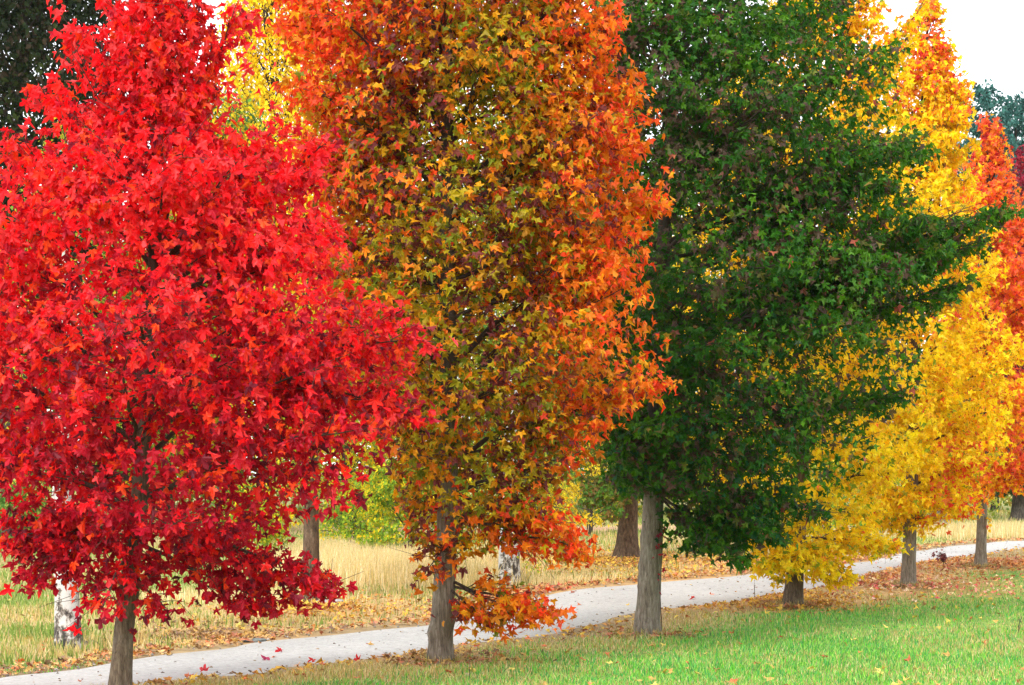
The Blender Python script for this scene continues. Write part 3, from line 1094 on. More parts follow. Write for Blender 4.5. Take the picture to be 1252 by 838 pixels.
def build_grit():
    r = np.random.default_rng(15)
    n = 2600
    i = r.integers(10, NP - 30, n)
    t = np.where(r.random(n) < .6, np.abs(r.normal(0, .07, n)), r.random(n))
    t = np.where(r.random(n) < .5, t, 1 - t)[:, None]
    w = PF[i] * (1 - t) + PN[i] * t
    z = ground_z(w[:, 0], w[:, 1]) + .024
    O = np.array([(1, 0, 0), (-1, 0, 0), (0, 1, 0), (0, -1, 0), (0, 0, 1), (0, 0, -1)], float)
    F0 = np.array([(0, 2, 4), (2, 1, 4), (1, 3, 4), (3, 0, 4), (2, 0, 5), (1, 2, 5), (3, 1, 5), (0, 3, 5)])
    V = np.c_[w, z][:, None, :] + O[None] * (r.uniform(.006, .022, (n, 1, 1)) * r.uniform(.6, 1.3, (n, 6, 1))) * np.array([1, 1, .6])
    c = np.array([(.20, .19, .17), (.42, .41, .39), (.12, .09, .07), (.3, .22, .14)])[r.integers(0, 4, n)]
    link('path_grit', mesh_from('path_grit', V.reshape(-1, 3), (F0[None] + (np.arange(n) * 6)[:, None, None]).reshape(-1, 3), np.repeat(c, 6, 0)), ROCK, kind='stuff', label='loose grit and pebbles on the gravel path')


build_ground()
build_path()

# ------------------------------------------------------------------ the row of sweet gums
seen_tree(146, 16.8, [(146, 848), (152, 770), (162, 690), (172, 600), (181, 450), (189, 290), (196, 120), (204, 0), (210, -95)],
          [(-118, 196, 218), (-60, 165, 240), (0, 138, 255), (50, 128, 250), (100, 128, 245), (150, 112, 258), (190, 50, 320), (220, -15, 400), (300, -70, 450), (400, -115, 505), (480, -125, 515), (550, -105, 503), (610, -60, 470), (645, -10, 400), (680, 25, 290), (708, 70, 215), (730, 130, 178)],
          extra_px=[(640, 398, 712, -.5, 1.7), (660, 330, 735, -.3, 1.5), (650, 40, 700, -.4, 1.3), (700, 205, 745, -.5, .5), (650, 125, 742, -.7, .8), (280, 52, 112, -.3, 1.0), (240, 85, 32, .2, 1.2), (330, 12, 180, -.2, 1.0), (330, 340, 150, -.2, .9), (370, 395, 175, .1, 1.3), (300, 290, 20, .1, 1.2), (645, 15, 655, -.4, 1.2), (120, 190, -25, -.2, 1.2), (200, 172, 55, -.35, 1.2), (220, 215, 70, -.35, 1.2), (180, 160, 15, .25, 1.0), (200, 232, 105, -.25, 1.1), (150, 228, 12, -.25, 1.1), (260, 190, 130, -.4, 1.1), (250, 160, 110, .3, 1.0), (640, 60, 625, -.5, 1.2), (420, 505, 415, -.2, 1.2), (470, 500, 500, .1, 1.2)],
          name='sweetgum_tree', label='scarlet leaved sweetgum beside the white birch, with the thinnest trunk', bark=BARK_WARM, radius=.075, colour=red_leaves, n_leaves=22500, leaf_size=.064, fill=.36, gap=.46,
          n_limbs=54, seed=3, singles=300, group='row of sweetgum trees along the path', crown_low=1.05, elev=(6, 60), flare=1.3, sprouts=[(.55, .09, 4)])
seen_tree(537, 21.2, [(537, 815), (541, 750), (547, 650), (549, 500), (546, 300), (546, 100), (549, -100), (552, -290)],
          [(-310, 535, 570), (-150, 415, 680), (0, 328, 752), (60, 332, 766), (100, 340, 785), (170, 350, 790), (260, 365, 800), (340, 385, 806), (400, 405, 812), (470, 420, 812), (500, 430, 792), (550, 455, 728), (600, 480, 702), (640, 500, 690), (662, 520, 695), (678, 532, 620)],
          extra_px=[(712, 672, 745, -.3, 2.0), (715, 605, 758, -.5, 1.7), (712, 640, 752, -.4, .6), (630, 708, 672, -.4, 1.6), (600, 690, 640, -.5, 1.2), (560, 798, 470, 0, 1.3), (330, 780, 165, -.2, 1.1), (650, 520, 700, -.5, .7), (280, 775, 105, 0.1, 1.0), (450, 795, 245, 0, 1.1), (150, 362, 25, 0, 1.3), (130, 742, 25, 0, 1.4), (160, 735, 70, -.2, 1.3), (120, 700, -10, .2, 1.3), (60, 690, 30, -.4, 1.2), (200, 760, 120, .1, 1.2), (250, 365, 110, -.1, 1.3), (330, 372, 195, .1, 1.3), (420, 392, 285, 0, 1.3), (480, 415, 380, -.1, 1.1)],
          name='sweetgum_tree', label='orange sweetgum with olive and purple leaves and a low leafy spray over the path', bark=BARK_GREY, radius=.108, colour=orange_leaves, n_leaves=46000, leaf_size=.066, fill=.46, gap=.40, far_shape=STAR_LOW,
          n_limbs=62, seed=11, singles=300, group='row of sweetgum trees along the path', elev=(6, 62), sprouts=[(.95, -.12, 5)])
seen_tree(790, 25.6, [(790, 780), (793, 740), (797, 660), (800, 590), (804, 450), (814, 250), (828, 0), (838, -145)],
          [(-150, 825, 855), (-60, 745, 1000), (0, 722, 1062), (50, 718, 1085), (100, 716, 1118), (170, 725, 1128), (240, 715, 1118), (300, 708, 1140), (340, 704, 1165), (400, 700, 1140), (450, 698, 1115), (500, 704, 1092), (555, 745, 1058), (590, 772, 1030), (608, 790, 1005), (625, 835, 985), (650, 850, 965), (680, 878, 930)],
          extra_px=[(400, 1218, 258, 0, 2.4), (420, 1180, 300, .3, 2.0), (596, 905, 680, -.6, 1.9), (590, 955, 655, -.2, 1.7), (600, 860, 660, -.4, 1.5), (585, 930, 640, -.7, 1.5), (590, 745, 575, -.4, 1.0), (560, 768, 560, -1.2, 1.3), (560, 822, 580, -1.3, 1.3), (530, 800, 520, -1.6, 1.4), (520, 740, 515, -1.0, 1.2), (500, 860, 560, -1.3, 1.3), (480, 800, 450, -1.6, 1.3), (585, 795, 590, -.7, 1.0), (520, 1100, 480, 0, 1.2), (450, 1165, 350, .2, 1.2), (300, 1125, 180, 0, 1.2), (580, 1000, 625, .2, 1.2)],
          name='sweetgum_tree', label='dark green sweetgum with browning leaves and a stout pale grey trunk', bark=BARK_GREY, radius=.135, colour=green_leaves, n_leaves=47000, leaf_size=.069, far_shape=STAR_LOW,
          n_limbs=64, seed=5, singles=300, group='row of sweetgum trees along the path', elev=(0, 60), flare=1.3, rough=.07, fill=.42, gap=.44, crown_low=1.7)
seen_tree(969, 30.1, [(969, 742), (972, 700), (978, 600), (985, 400), (1000, 100), (1010, -60)],
          [(-75, 1000, 1022), (0, 935, 1085), (60, 905, 1112), (150, 850, 1135), (250, 820, 1150), (350, 800, 1160), (450, 795, 1165), (550, 815, 1145), (620, 845, 1105), (670, 885, 1085), (712, 930, 1040)],
          extra_px=[(660, 1095, 662, -.2, 1.6), (660, 1035, 705, -.4, 1.3), (640, 925, 665, -.6, 1.4), (200, 1125, 15, 0, 1.3), (680, 968, 688, -1.0, 1.1), (670, 940, 690, -.8, 1.1), (680, 1005, 690, -.9, 1.2), (600, 975, 600, -1.5, 1.2)],
          name='sweetgum_tree', label='golden yellow sweetgum half hidden behind the dark green one, foliage almost to the ground', bark=BARK_WARM, radius=.12, colour=yellow_leaves, n_leaves=30000, leaf_size=.072,
          n_limbs=60, fill=.28, gap=.5, seed=8, singles=300, shape=STAR_LOW, group='row of sweetgum trees along the path', elev=(-2, 60))
seen_tree(1110, 34.5, [(1110, 720), (1112, 660), (1116, 560), (1122, 300), (1130, 100), (1135, 0)],
          [(-15, 1128, 1142), (60, 1105, 1158), (110, 1090, 1176), (170, 1072, 1186), (250, 1050, 1205), (350, 1025, 1235), (450, 1005, 1252), (550, 1010, 1246), (590, 1030, 1238), (620, 1055, 1215), (655, 1085, 1175)],
          extra_px=[(250, 1152, 62, 0, 1.6), (300, 1174, 108, -.1, 1.6), (600, 1180, 622, -.4, 1.2), (610, 1070, 640, -.4, 1.2), (600, 1112, 612, -1.1, 1.3), (600, 1085, 622, -.8, 1.2), (600, 1138, 610, -.9, 1.2), (560, 1110, 560, -1.5, 1.3), (500, 1120, 500, -1.7, 1.2)],
          name='sweetgum_tree', label='yellow sweetgum with orange red tips, its trunk standing among pink fallen leaves', bark=BARK_GREY, radius=.105, colour=yellow_red_leaves, n_leaves=30000, leaf_size=.072,
          n_limbs=60, fill=.28, gap=.5, seed=15, singles=300, shape=STAR_LOW, group='row of sweetgum trees along the path', elev=(4, 66), sprouts=[(1.15, .1, 6)])
seen_tree(1199, 38.9, [(1199, 692), (1201, 600), (1204, 400), (1208, 250), (1210, 150)],
          [(140, 1203, 1216), (200, 1180, 1235), (260, 1155, 1262), (350, 1130, 1285), (450, 1110, 1300), (550, 1115, 1300), (585, 1130, 1290), (605, 1150, 1262)],
          extra_px=[(590, 1165, 612, -.4, 1.0), (580, 1200, 582, -1.0, 1.2), (570, 1235, 592, -.6, 1.1), (520, 1200, 520, -1.4, 1.2)],
          name='sweetgum_tree', label='flame orange sweetgum with the slim trunk furthest along the row in view', bark=BARK_GREY, radius=.09, colour=flame_leaves, n_leaves=20000, leaf_size=.074,
          n_limbs=56, fill=.26, gap=.5, seed=22, shape=STAR_LOW, group='row of sweetgum trees along the path', elev=(6, 66), sprouts=[(1.35, -.1, 8), (.75, .12, 6), (1.1, -.1, 5)], detail=1)
seen_tree(1296, 43.3, [(1296, 678), (1290, 500), (1262, 190)],
          [(165, 1252, 1268), (220, 1232, 1290), (300, 1215, 1330), (400, 1205, 1370), (500, 1205, 1380), (580, 1230, 1350)],
          name='sweetgum_tree', label='maroon sweetgum peeping from behind the flame orange one', bark=BARK_GREY, radius=.1, colour=maroon_leaves, n_leaves=9000, leaf_size=.075,
          n_limbs=40, seed=31, shape=STAR_LOW, group='row of sweetgum trees along the path', elev=(6, 66), detail=1, limb_parts=False)

# ------------------------------------------------------------------ trees beyond the path
Yb = float(on_ground(84, 795)[1])
seen_tree(84, Yb, [(84, 795), (82, 720), (74, 650), (78, 500), (80, 300), (85, 150)],
          [(140, 70, 100), (250, -10, 180), (400, -60, 230), (520, -50, 210), (600, 10, 140)],
          name='birch_tree', label='white barked birch behind the scarlet tree, rocks at its foot', bark=BIRCH, radius=.13, colour=palette(((.36, .38, .04), 1, 1), ((.6, .45, .03), .8, 1), ((.14, .22, .03), .5, 1)),
          n_leaves=4500, leaf_size=.045, n_limbs=26, seed=41, shape=OVAL, leaf_mat=FAR_LEAF, detail=1, limb_parts=False, flare=1.25, rough=.09, group='birches beyond the path')
Yb = float(on_ground(380, 738)[1])
seen_tree(380, Yb, [(380, 738), (381, 600), (378, 450), (376, 300)],
          [(270, 350, 400), (340, 300, 450), (430, 280, 500), (540, 290, 510), (610, 320, 460)],
          name='ash_tree', label='yellow green tree with straight brown trunk in gold leaf litter beside a flat stone', bark=BARK_BROWN, radius=.125, colour=palette(((.62, .45, .02), 1, 1), ((.40, .40, .03), 1, 1), ((.20, .28, .03), .5, 1)),
          n_leaves=6500, leaf_size=.06, n_limbs=30, seed=42, shape=OVAL, leaf_mat=FAR_LEAF, detail=1, limb_parts=False, flare=1.2)
Yb = float(on_ground(622, 716)[1])
seen_tree(622, Yb, [(622, 716), (624, 600), (628, 450), (630, 200), (632, 60)],
          [(40, 600, 660), (200, 540, 720), (400, 520, 740), (520, 520, 740), (600, 540, 700)],
          extra_px=[(480, 655, 690, -.5, 1.2), (500, 560, 690, -.4, 1.2), (480, 690, 665, .5, .9)],
          name='birch_tree', label='weeping birch with black and white trunk behind the orange tree', bark=BIRCH, radius=.165, colour=palette(((.36, .42, .04), 1, 1), ((.6, .46, .03), .7, 1), ((.12, .26, .03), .6, 1)),
          n_leaves=7000, leaf_size=.045, n_limbs=30, seed=43, shape=OVAL, leaf_mat=FAR_LEAF, detail=1, limb_parts=False, flare=1.2, rough=.1, group='birches beyond the path')
seen_tree(765, OAK[1], [(765, 684), (768, 640), (770, 560), (772, 400), (775, 200)],
          [(180, 720, 820), (300, 660, 880), (420, 640, 900), (520, 660, 880), (575, 690, 850), (618, 720, 820)],
          extra_px=[(560, 718, 610, -1.0, 1.3), (560, 745, 628, -1.2, 1.2)],
          name='oak_tree', label='green oak with a thick brown flaring trunk ringed by gold fallen leaves', bark=BARK_BROWN, radius=.195, colour=palette(((.08, .19, .02), 1, .6), ((.18, .26, .02), .7, 1), ((.22, .13, .03), .4, 1)),
          n_leaves=15000, leaf_size=.085, n_limbs=44, seed=44, shape=STAR_LOW, leaf_mat=LEAF, detail=1, limb_parts=False, flare=1.45, elev=(-6, 60), rough=.08)
Yb = 46.0
seen_tree(4, Yb, [(4, 676), (6, 500), (20, 200), (40, -140)],
          [(-200, 0, 80), (-50, -120, 140), (60, -170, 165), (180, -180, 170), (300, -160, 150), (360, -60, 60)],
          name='evergreen_tree', label='tall dark evergreen with a dull heavy crown above the scarlet tree', bark=BARK_DARK, radius=.19, colour=palette(((.016, .026, .010), 1, .5), ((.035, .050, .012), .6, 1), ((.05, .036, .022), .4, 1)),
          n_leaves=36000, leaf_size=.125, n_limbs=70, gap=.3, fill=.6, seed=45, shape=OVAL, leaf_mat=FAR_LEAF, detail=0, limb_parts=False)
seen_tree(322, 56, [(322, 655), (325, 400), (335, 200), (330, -60)],
          [(-90, 315, 350), (0, 272, 385), (80, 250, 400), (160, 240, 410), (300, 235, 425), (420, 250, 410), (520, 280, 380)],
          name='aspen_tree', label='airy lemon yellow tree showing sky and fine bare twigs above the green yellow one', bark=BARK_DARK, radius=.14, colour=palette(((.90, .62, .01), 1, .5), ((.90, .70, .04), .7, 1)),
          n_leaves=30000, leaf_size=.095, n_limbs=70, seed=46, shape=OVAL, leaf_mat=FAR_LEAF, detail=1, limb_parts=False, bare=.1, elev=(25, 72), fill=.4)
seen_tree(272, 50, [(272, 662), (274, 400), (276, 130)],
          [(100, 262, 300), (150, 225, 335), (250, 200, 350), (380, 190, 360), (480, 210, 340)],
          name='poplar_tree', label='rounded tree of mixed green and yellow leaves between the scarlet and orange crowns', bark=BARK_DARK, radius=.15, colour=palette(((.14, .32, .05), 1, .8), ((.82, .58, .02), 1, .8), ((.07, .17, .05), .3, 1)), gap=.34, fill=.6,
          n_leaves=18000, leaf_size=.085, n_limbs=40, seed=47, shape=OVAL, leaf_mat=FAR_LEAF, detail=1, limb_parts=False)
for px, Y, top, half, kind, word in [(110, 60, 190, 120, 'g', 'full green tree filling the view behind the white birch'), (205, 66, 240, 105, 'y', 'yellowing tree just behind the scarlet crown'), (425, 62, 10, 100, 'y', 'tall yellow tree between the scarlet and orange crowns'),
                                     (545, 68, -60, 110, 'm', 'tall green yellow tree straight behind the orange crown'), (672, 64, 75, 105, 'g', 'tall green tree showing between the orange and the dark green crown'), (1000, 70, 300, 110, 'm', 'green yellow tree behind the golden crown')]:
    PAL = {'g': palette(((.09, .20, .03), 1, 1), ((.20, .30, .04), .7, 1)), 'y': palette(((.80, .55, .015), 1, .6), ((.55, .50, .03), .6, 1), ((.25, .36, .03), .3, 1)), 'm': palette(((.24, .34, .03), 1, 1), ((.66, .50, .02), .8, 1))}[kind]
    gy = HOR + (EYE - float(ground_z(px_x(px, Y), Y))) * FPX / Y
    seen_tree(px, Y, [(px, gy), (px + 3, 420), (px - 4, top)],
              [(top - 8, px - 8, px + 8), (top + 50, px - half * .5, px + half * .45), (top + 150, px - half * .9, px + half * .85), (top + 280, px - half, px + half), (540, px - half, px + half * .95), (600, px - half * .8, px + half * .8)],
              name='broadleaf_tree', label=word, bark=BARK_DARK, radius=.2, colour=PAL, n_leaves=14000, leaf_size=.135, n_limbs=56, seed=int(px) + 300, shape=OVAL, leaf_mat=FAR_LEAF, group='trees behind the row',
              detail=0, limb_parts=False, gap=.36, fill=.6)
far_px = lambda px, py: float(on_ground(px, py)[1])
seen_tree(1148, far_px(1148, 650), [(1148, 650), (1148, 560), (1150, 430)],
          [(420, 1130, 1170), (480, 1080, 1220), (560, 1060, 1240), (600, 1080, 1225)],
          name='oak_tree', label='dark green oak with a grey trunk beyond the far bend of the path', bark=BARK_GREY, radius=.24, colour=palette(((.045, .10, .02), 1, .6), ((.10, .13, .03), .6, 1), ((.12, .05, .04), .3, 1)),
          n_leaves=6000, leaf_size=.11, n_limbs=34, seed=48, shape=STAR_LOW, leaf_mat=FAR_LEAF, detail=1, limb_parts=False, flare=1.3)
seen_tree(1247, far_px(1247, 637), [(1247, 637), (1249, 560), (1252, 440)],
          [(430, 1235, 1275), (480, 1200, 1310), (560, 1180, 1330), (605, 1205, 1310)],
          name='oak_tree', label='dark green oak with a blackish trunk at the meadow edge past the path', bark=BARK_DARK, radius=.26, colour=palette(((.03, .075, .02), 1, .6), ((.07, .10, .03), .6, 1)),
          n_leaves=6000, leaf_size=.12, n_limbs=34, seed=49, shape=STAR_LOW, leaf_mat=FAR_LEAF, detail=1, limb_parts=False, flare=1.3)
seen_tree(1080, far_px(1080, 655), [(1080, 655), (1081, 600), (1084, 420)],
          [(400, 1070, 1100), (480, 1040, 1130), (600, 1050, 1115)],
          name='birch_tree', label='small pale birch trunk seen between the two yellow trees', bark=BIRCH, radius=.13, colour=palette(((.45, .42, .04), 1, 1), ((.2, .28, .03), .6, 1)),
          n_leaves=3000, leaf_size=.07, n_limbs=20, seed=50, shape=OVAL, leaf_mat=FAR_LEAF, detail=0, limb_parts=False, group='birches beyond the path')


def bush(px, py, width, height, label, colour, n, seed, leaf=.05, name='bush', sparse=0.0):
    c = on_ground(px, py)
    r = np.random.default_rng(seed)
    w = width * c[1] / FPX / 2
    h = height * c[1] / FPX
    env = [(.05, w * .75, w * .75), (h * .35, w, w), (h * .7, w * .85, w * .85), (h, w * .25, w * .25)]
    return make_tree(name, label, tuple(c), [(0, 0), (.05, h * .5), (0, h * .98)], env, BARK_DARK, .05, colour, n, leaf_size=leaf, n_limbs=26, seed=seed, shape=OVAL, leaf_mat=FAR_LEAF,
                     category='bush', limb_parts=False, detail=1, crown_low=.12, elev=(15, 80), bare=sparse, flare=1.1, sides=8)


GY_ = palette(((.28, .42, .03), 1, 1), ((.80, .58, .02), .9, 1), ((.13, .25, .03), .6, 1))
bush(500, 690, 215, 130, 'large shrub of small green and yellow leaves behind the tall blond grass', GY_, 12000, 61, .06)
bush(430, 675, 120, 90, 'yellow green shrub showing beneath the scarlet boughs', GY_, 4500, 62, .05)
bush(722, 655, 110, 130, 'bright lemon yellow bush left of the oak trunk', palette(((.74, .52, .03), 1, .5), ((.55, .46, .03), .6, 1)), 6000, 63, .075)
bush(650, 660, 120, 90, 'loose yellow and green bush with dark stems behind the weeping birch', GY_, 5000, 64, .07, sparse=.3)
bush(25, 690, 120, 100, 'leafy green bush by the dark evergreen trunk', palette(((.10, .22, .04), 1, 1), ((.3, .34, .06), .6, 1)), 5000, 65, .06)
bush(1010, 668, 130, 80, 'low olive bush behind the golden yellow tree', GY_, 4000, 66, .08)
bush(300, 690, 130, 100, 'pale yellow green bush between the birch and the brown trunk', GY_, 4500, 67, .06)

# the far belt of trees closing the meadow, each tree its own, kinds copied
belt = [(palette(((.36, .36, .04), 1, 1), ((.62, .46, .03), .6, 1), ((.14, .22, .04), .5, 1)), 'yellowing', 70), (palette(((.10, .20, .04), 1, 1), ((.20, .26, .05), .7, 1)), 'green', 71),
        (palette(((.66, .46, .03), 1, .8), ((.45, .40, .04), .6, 1)), 'golden', 72)]
belt_spots = [(-24, 80), (-18.5, 74), (-13.4, 80), (-9.2, 72), (-5.0, 79), (-1.2, 73), (3.2, 80), (7.6, 73), (12.2, 80), (16.8, 74), (21.5, 84), (26.5, 78)]
belt_words = ['beyond the dark evergreen, at the edge of the wood', 'behind the white birch', 'glimpsed through the scarlet crown', 'behind the brown ash trunk', 'behind the tall blond grass', 'behind the orange tree', 'behind the lemon bush', 'behind the dark green tree',
              'behind the golden tree', 'behind the small pale birch', 'behind the two dark oaks', 'past the maroon tree at the end of the row']
protos = {}
for i, (x, y) in enumerate(belt_spots):
    kind = (0, 1, 2)[(i * 2 + i // 3) % 3]
    colour, word, seed = belt[kind]
    z = float(ground_z(x, y))
    lab = f'{word} tree of the far belt {belt_words[i]}'
    if kind not in protos:
        protos[kind] = make_tree('broadleaf_tree', lab, (x, y, z), [(0, 0), (.2, 6), (0, 12.2)], [(.3, 2.6, 2.5), (2, 3.3, 3.4), (5, 3.4, 3.0), (8, 2.6, 2.5), (10.5, 1.6, 1.5), (12.6, .4, .4)], BARK_DARK, .2, colour, 17000, leaf_size=.15,
                                 n_limbs=60, seed=seed, shape=OVAL, leaf_mat=FAR_LEAF, detail=0, limb_parts=False, group='far belt of trees', crown_low=.6, gap=.36, fill=.6)
        continue
    src = protos[kind]
    o = src.copy()
    COL.objects.link(o)
    o.location = (x, y, z)
    o.rotation_euler = (0, 0, i * 1.3)
    s = (.85 + .35 * ((i * 7) % 5) / 4) * (.58 if i >= 9 else 1)
    o.scale = (s, s, s * (.92 + .2 * (i % 2)))
    o['label'] = lab
    for ch in src.children:
        c = ch.copy()
        COL.objects.link(c)
        c.parent = o

def build_undergrowth():
    r = np.random.default_rng(77)
    n = 26000
    x = r.uniform(-34, 40, n)
    y = 67 + r.normal(0, 1.2, n)
    top = .7 + 2.3 * vnoise(x * .55, 3.0, 1.0) + .8 * vnoise(x * 2.0, y * .7, 6)
    z = ground_z(x, y) + top * r.random(n) ** .8
    c = pick([(.30, .36, .05), (.62, .48, .05), (.12, .22, .04), (.45, .30, .08)], np.stack([np.ones(n), 1.6 * vnoise(x * .4, 9, 2) ** 2, .8 * vnoise(x * .5, 4, 8), np.full(n, .25)], 1), r)
    X, Y, N = leaf_frames(unit(r.normal(size=(n, 3)) + [0, -1, .3]), r)
    link('undergrowth', leaves_mesh('undergrowth', np.stack([x, y, z], 1), X, Y, N, .11 * r.uniform(.6, 1.3, n), c, OVAL, r), FAR_LEAF, kind='stuff', label='mixed green and yellow undergrowth along the wood edge')


build_undergrowth()
# blue green pines on the rise far off; haze is painted into their colour
PINE = palette(((.045, .145, .125), 1, .6), ((.08, .21, .18), .7, 1), ((.028, .09, .08), .5, 1))
for i, (px, top, w, word) in enumerate([(1206, 98, 34, 'tallest blue green pine on the far rise, over the flame orange tree'), (1242, 112, 30, 'thin topped blue green pine on the far rise at the edge of view'), (1182, 165, 30, 'shorter blue green pine half behind the flame orange tree'), (1228, 190, 44, 'broad low blue green pine beneath the two taller ones'), (1275, 130, 40, 'blue green pine beyond the maroon tree')]):
    Y = 110 + 6 * i
    seen_tree(px, Y, [(px, 556), (px + 1, 350), (px, top)],
              [(top - 6, px - 4, px + 4), (top + 22, px - w * .75, px + w * .7), (top + 60, px - w * 1.05, px + w * 1.1), (top + 160, px - w * 1.1, px + w), (500, px - w, px + w * 1.1)],
              name='pine_tree', label=word, bark=BARK_DARK, radius=.28, colour=PINE, n_leaves=15000, leaf_size=.18, n_limbs=84, fill=.1, gap=.5, seed=80 + i, shape=OVAL, leaf_mat=FAR_LEAF,
              group='pines on the far rise', detail=0, limb_parts=False, elev=(5, 40), twig=.35)

# ------------------------------------------------------------------ grass and litter
build_grass()
build_grit()
build_litter()

# ------------------------------------------------------------------ stones, sprigs, single fallen leaves
def stone(px, py, size, flat, label, seed, col=(.27, .26, .25)):
    c = on_ground(px, py)
    r = np.random.default_rng(seed)
    n, m = 9, 14
    th = np.linspace(0, np.pi, n)[:, None]
    ph = np.linspace(0, 2 * np.pi, m, endpoint=False)[None, :]
    d = np.stack([np.sin(th) * np.cos(ph), np.sin(th) * np.sin(ph), np.cos(th) * np.ones_like(ph)], -1)
    k = .75 + .5 * vnoise(d[..., 0] * 1.6 + seed, d[..., 1] * 1.6, d[..., 2] * 1.6) + .18 * vnoise(d[..., 0] * 5 + seed, d[..., 1] * 5, d[..., 2] * 5)
    V = d * k[..., None] * np.array([size, size * .7, size * flat])
    V[..., 2] = np.minimum(V[..., 2], size * flat * .8) + size * flat * .35
    i = (np.arange(n - 1)[:, None] * m)
    j = np.arange(m)[None, :]
    jj = (j + 1) % m
    F = np.stack([i + j, i + m + j, i + m + jj, i + jj], -1).reshape(-1, 4)
    me = mesh_from('stone', V.reshape(-1, 3), F, np.tile(col, (n * m, 1)), False)
    link('stone', me, ROCK, loc=tuple(c), label=label, category='stone', group='loose stones beyond the path')


stone(404, 739, .22, .30, 'flat pale grey stone at the foot of the brown ash trunk', 1, (.33, .33, .33))
stone(92, 794, .11, .6, 'mossy stone leaning on the white birch foot', 2, (.20, .19, .14))
stone(111, 791, .075, .8, 'small dark stone just off the white birch', 3, (.17, .15, .13))
stone(312, 785, .13, .28, 'dark flat slab at the far edge of the path below the scarlet spray', 4, (.15, .16, .15))
stone(652, 742, .09, .4, 'little dark stone on the path verge near the weeping birch', 5, (.15, .14, .13))


def sprig(name, label, category, px, py, height, n_stem, n_leaf, leaf, pal, seed, spread=.5):
    c = on_ground(px, py)
    r = np.random.default_rng(seed)
    root = thing(name, label, category, tuple(c))
    sb = Buf()
    P, O = [], []
    for i in range(n_stem):
        a = r.uniform(0, 2 * np.pi)
        e = np.array([math.cos(a) * spread * height * r.uniform(.2, 1), math.sin(a) * spread * height * r.uniform(.2, 1), height * r.uniform(.65, 1)])
        pts = bez(np.array([0, 0, -.02]), np.array([e[0] * .2, e[1] * .2, e[2] * .6]), e, 6)
        tube(sb, pts, np.linspace(.004, .0015, 6), 5)
        for _ in range(n_leaf):
            t = r.uniform(.3, 1)
            P.append(pts[int(t * 5)] + r.normal(size=3) * .025)
            O.append(np.array([math.cos(a), math.sin(a) - .5, .2]))
    link('stem', sb.mesh('stem', True), BARK_DARK, root)
    if P:
        P, O = np.array(P), unit(np.array(O))
        X, Y, N = leaf_frames(O, r)
        t = np.array(pal)[r.integers(0, len(pal), len(P))]
        link('foliage', leaves_mesh('foliage', P, X, Y, N, leaf * r.uniform(.7, 1.2, len(P)), t, STAR_LOW, r), LEAF, root, kind='stuff')


sprig('seedling', 'dark maroon leafy seedling on the path edge between two grey trunks', 'seedling', 1154, 690, .28, 9, 6, .055, [(.20, .05, .06), (.28, .09, .07), (.16, .07, .06)], 91, .9)
sprig('weed', 'thin dry red stemmed weed at the near path edge under the golden tree', 'weed', 923, 735, .30, 2, 5, .02, [(.3, .08, .05), (.25, .15, .06)], 92, .25)
sprig('weed', 'blackish dead weed stalk sticking up from the green lawn', 'weed', 1245, 775, .26, 3, 3, .018, [(.08, .06, .04)], 93, .5)
sprig('weed', 'pale dry stalk in the turf below the orange spray', 'weed', 574, 836, .3, 1, 3, .02, [(.6, .5, .3)], 94, .15)

def creeper():
    x0, Y = px_x(806, 25.45), 25.5
    z0 = float(ground_z(x0, Y))
    r = np.random.default_rng(9)
    root = thing('creeper', 'thin creeper with small wine red leaves climbing the stout pale grey trunk', 'creeper', (x0, Y, z0))
    zz = np.linspace(-.03, 1.35, 24)
    pts = np.stack([.035 - .035 * np.minimum(1, zz / .3) + .02 * np.sin(zz * 5), -.03 + .02 * np.cos(zz * 4), zz], 1)
    sb = Buf()
    tube(sb, pts, np.linspace(.006, .003, 24), 5)
    link('stem', sb.mesh('stem', True), LIMB, root)
    i = np.r_[r.integers(9, 23, 16), [17, 18, 19, 12]]
    P = pts[i] + r.normal(size=(len(i), 3)) * .03 + [.01, -.03, 0]
    O = unit(r.normal(size=(len(i), 3)) * .3 + [.4, -1, .2])
    X, Y_, N = leaf_frames(O, r)
    link('foliage', leaves_mesh('foliage', P, X, Y_, N, .04 * r.uniform(.7, 1.3, len(i)), np.array([(.42, .02, .03), (.28, .015, .04)])[r.integers(0, 2, len(i))], STAR_LOW, r), LEAF, root, kind='stuff')


creeper()

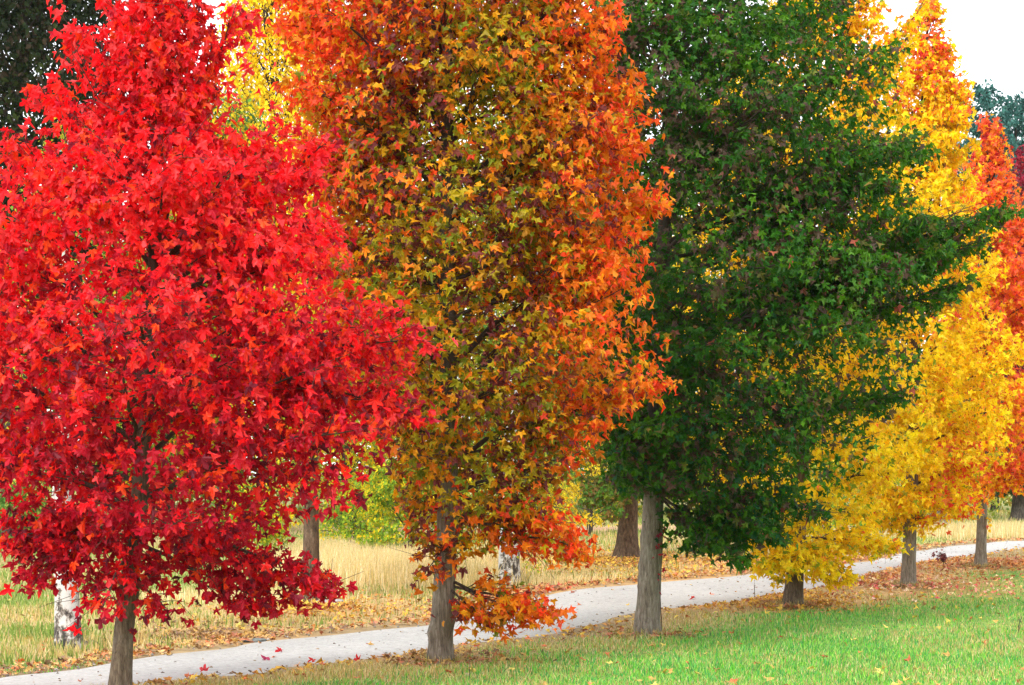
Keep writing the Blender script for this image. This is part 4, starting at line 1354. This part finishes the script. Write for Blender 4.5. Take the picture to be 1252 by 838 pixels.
for i, (px, py, col, lab) in enumerate([(343, 800, (.5, .02, .03), 'curled crimson fallen leaf in the middle of the path below the scarlet spray'), (325, 810, (.45, .05, .12), 'pinkish fallen leaf on the gravel nearer than the crimson one'),
                                        (382, 813, (.62, .04, .03), 'bright red fallen leaf near the grassy path edge between red and orange trees'), (437, 813, (.62, .02, .02), 'vivid scarlet fallen leaf by the crack at the path edge'),
                                        (249, 826, (.65, .05, .06), 'small red fallen leaf on the gravel beside the thin trunk'), (22, 815, (.65, .14, .03), 'orange fallen leaf lying in straw grass by the white birch'),
                                        (231, 833, (.65, .16, .05), 'orange fallen leaf at the nearest visible edge of the gravel'), (848, 735, (.45, .03, .02), 'dark red fallen leaf on the path beside the pale grey trunk'), (614, 809, (.5, .2, .05), 'tan orange fallen leaf in the turf below the orange spray'),
                                        (600, 764, (.72, .5, .03), 'yellow fallen leaf on the gravel under the orange spray')]):
    c = on_ground(px, py)
    r = np.random.default_rng(200 + i)
    N = unit(np.array([[r.normal() * .2, -.45, 1.0]]))
    T = r.normal(size=(1, 3))
    T = unit(T - (T * N).sum(1, keepdims=True) * N)
    me = leaves_mesh('fallen_leaf', np.zeros((1, 3)), np.cross(T, N), T, N, np.array([.065]), np.array([col]), STAR, r)
    link('fallen_leaf', me, LEAF, loc=(c[0], c[1], c[2] + .05), label=lab, category='leaf', group='single fallen leaves')


# ------------------------------------------------------------------ the damp air between here and the far pines
def build_haze():
    x0, x1, y0, y1, z0, z1 = -1000, 1000, -80, 1300, -1.4, 26
    V = [(x, y, z) for z in (z0, z1) for y in (y0, y1) for x in (x0, x1)]
    F = [(0, 2, 3, 1), (4, 5, 7, 6), (0, 1, 5, 4), (2, 6, 7, 3), (0, 4, 6, 2), (1, 3, 7, 5)]
    m, n, l = new_mat('thin_haze')
    out = n.new('ShaderNodeOutputMaterial')
    v = n.new('ShaderNodeVolumePrincipled')
    v.inputs['Color'].default_value = (.80, .90, 1.0, 1)
    v.inputs['Density'].default_value = HAZE
    l.new(v.outputs[0], out.inputs['Volume'])
    link('haze', mesh_from('haze', np.array(V, float), np.array(F)), m, kind='stuff', label='thin pale autumn haze over the park')


HAZE = .00012
build_haze()
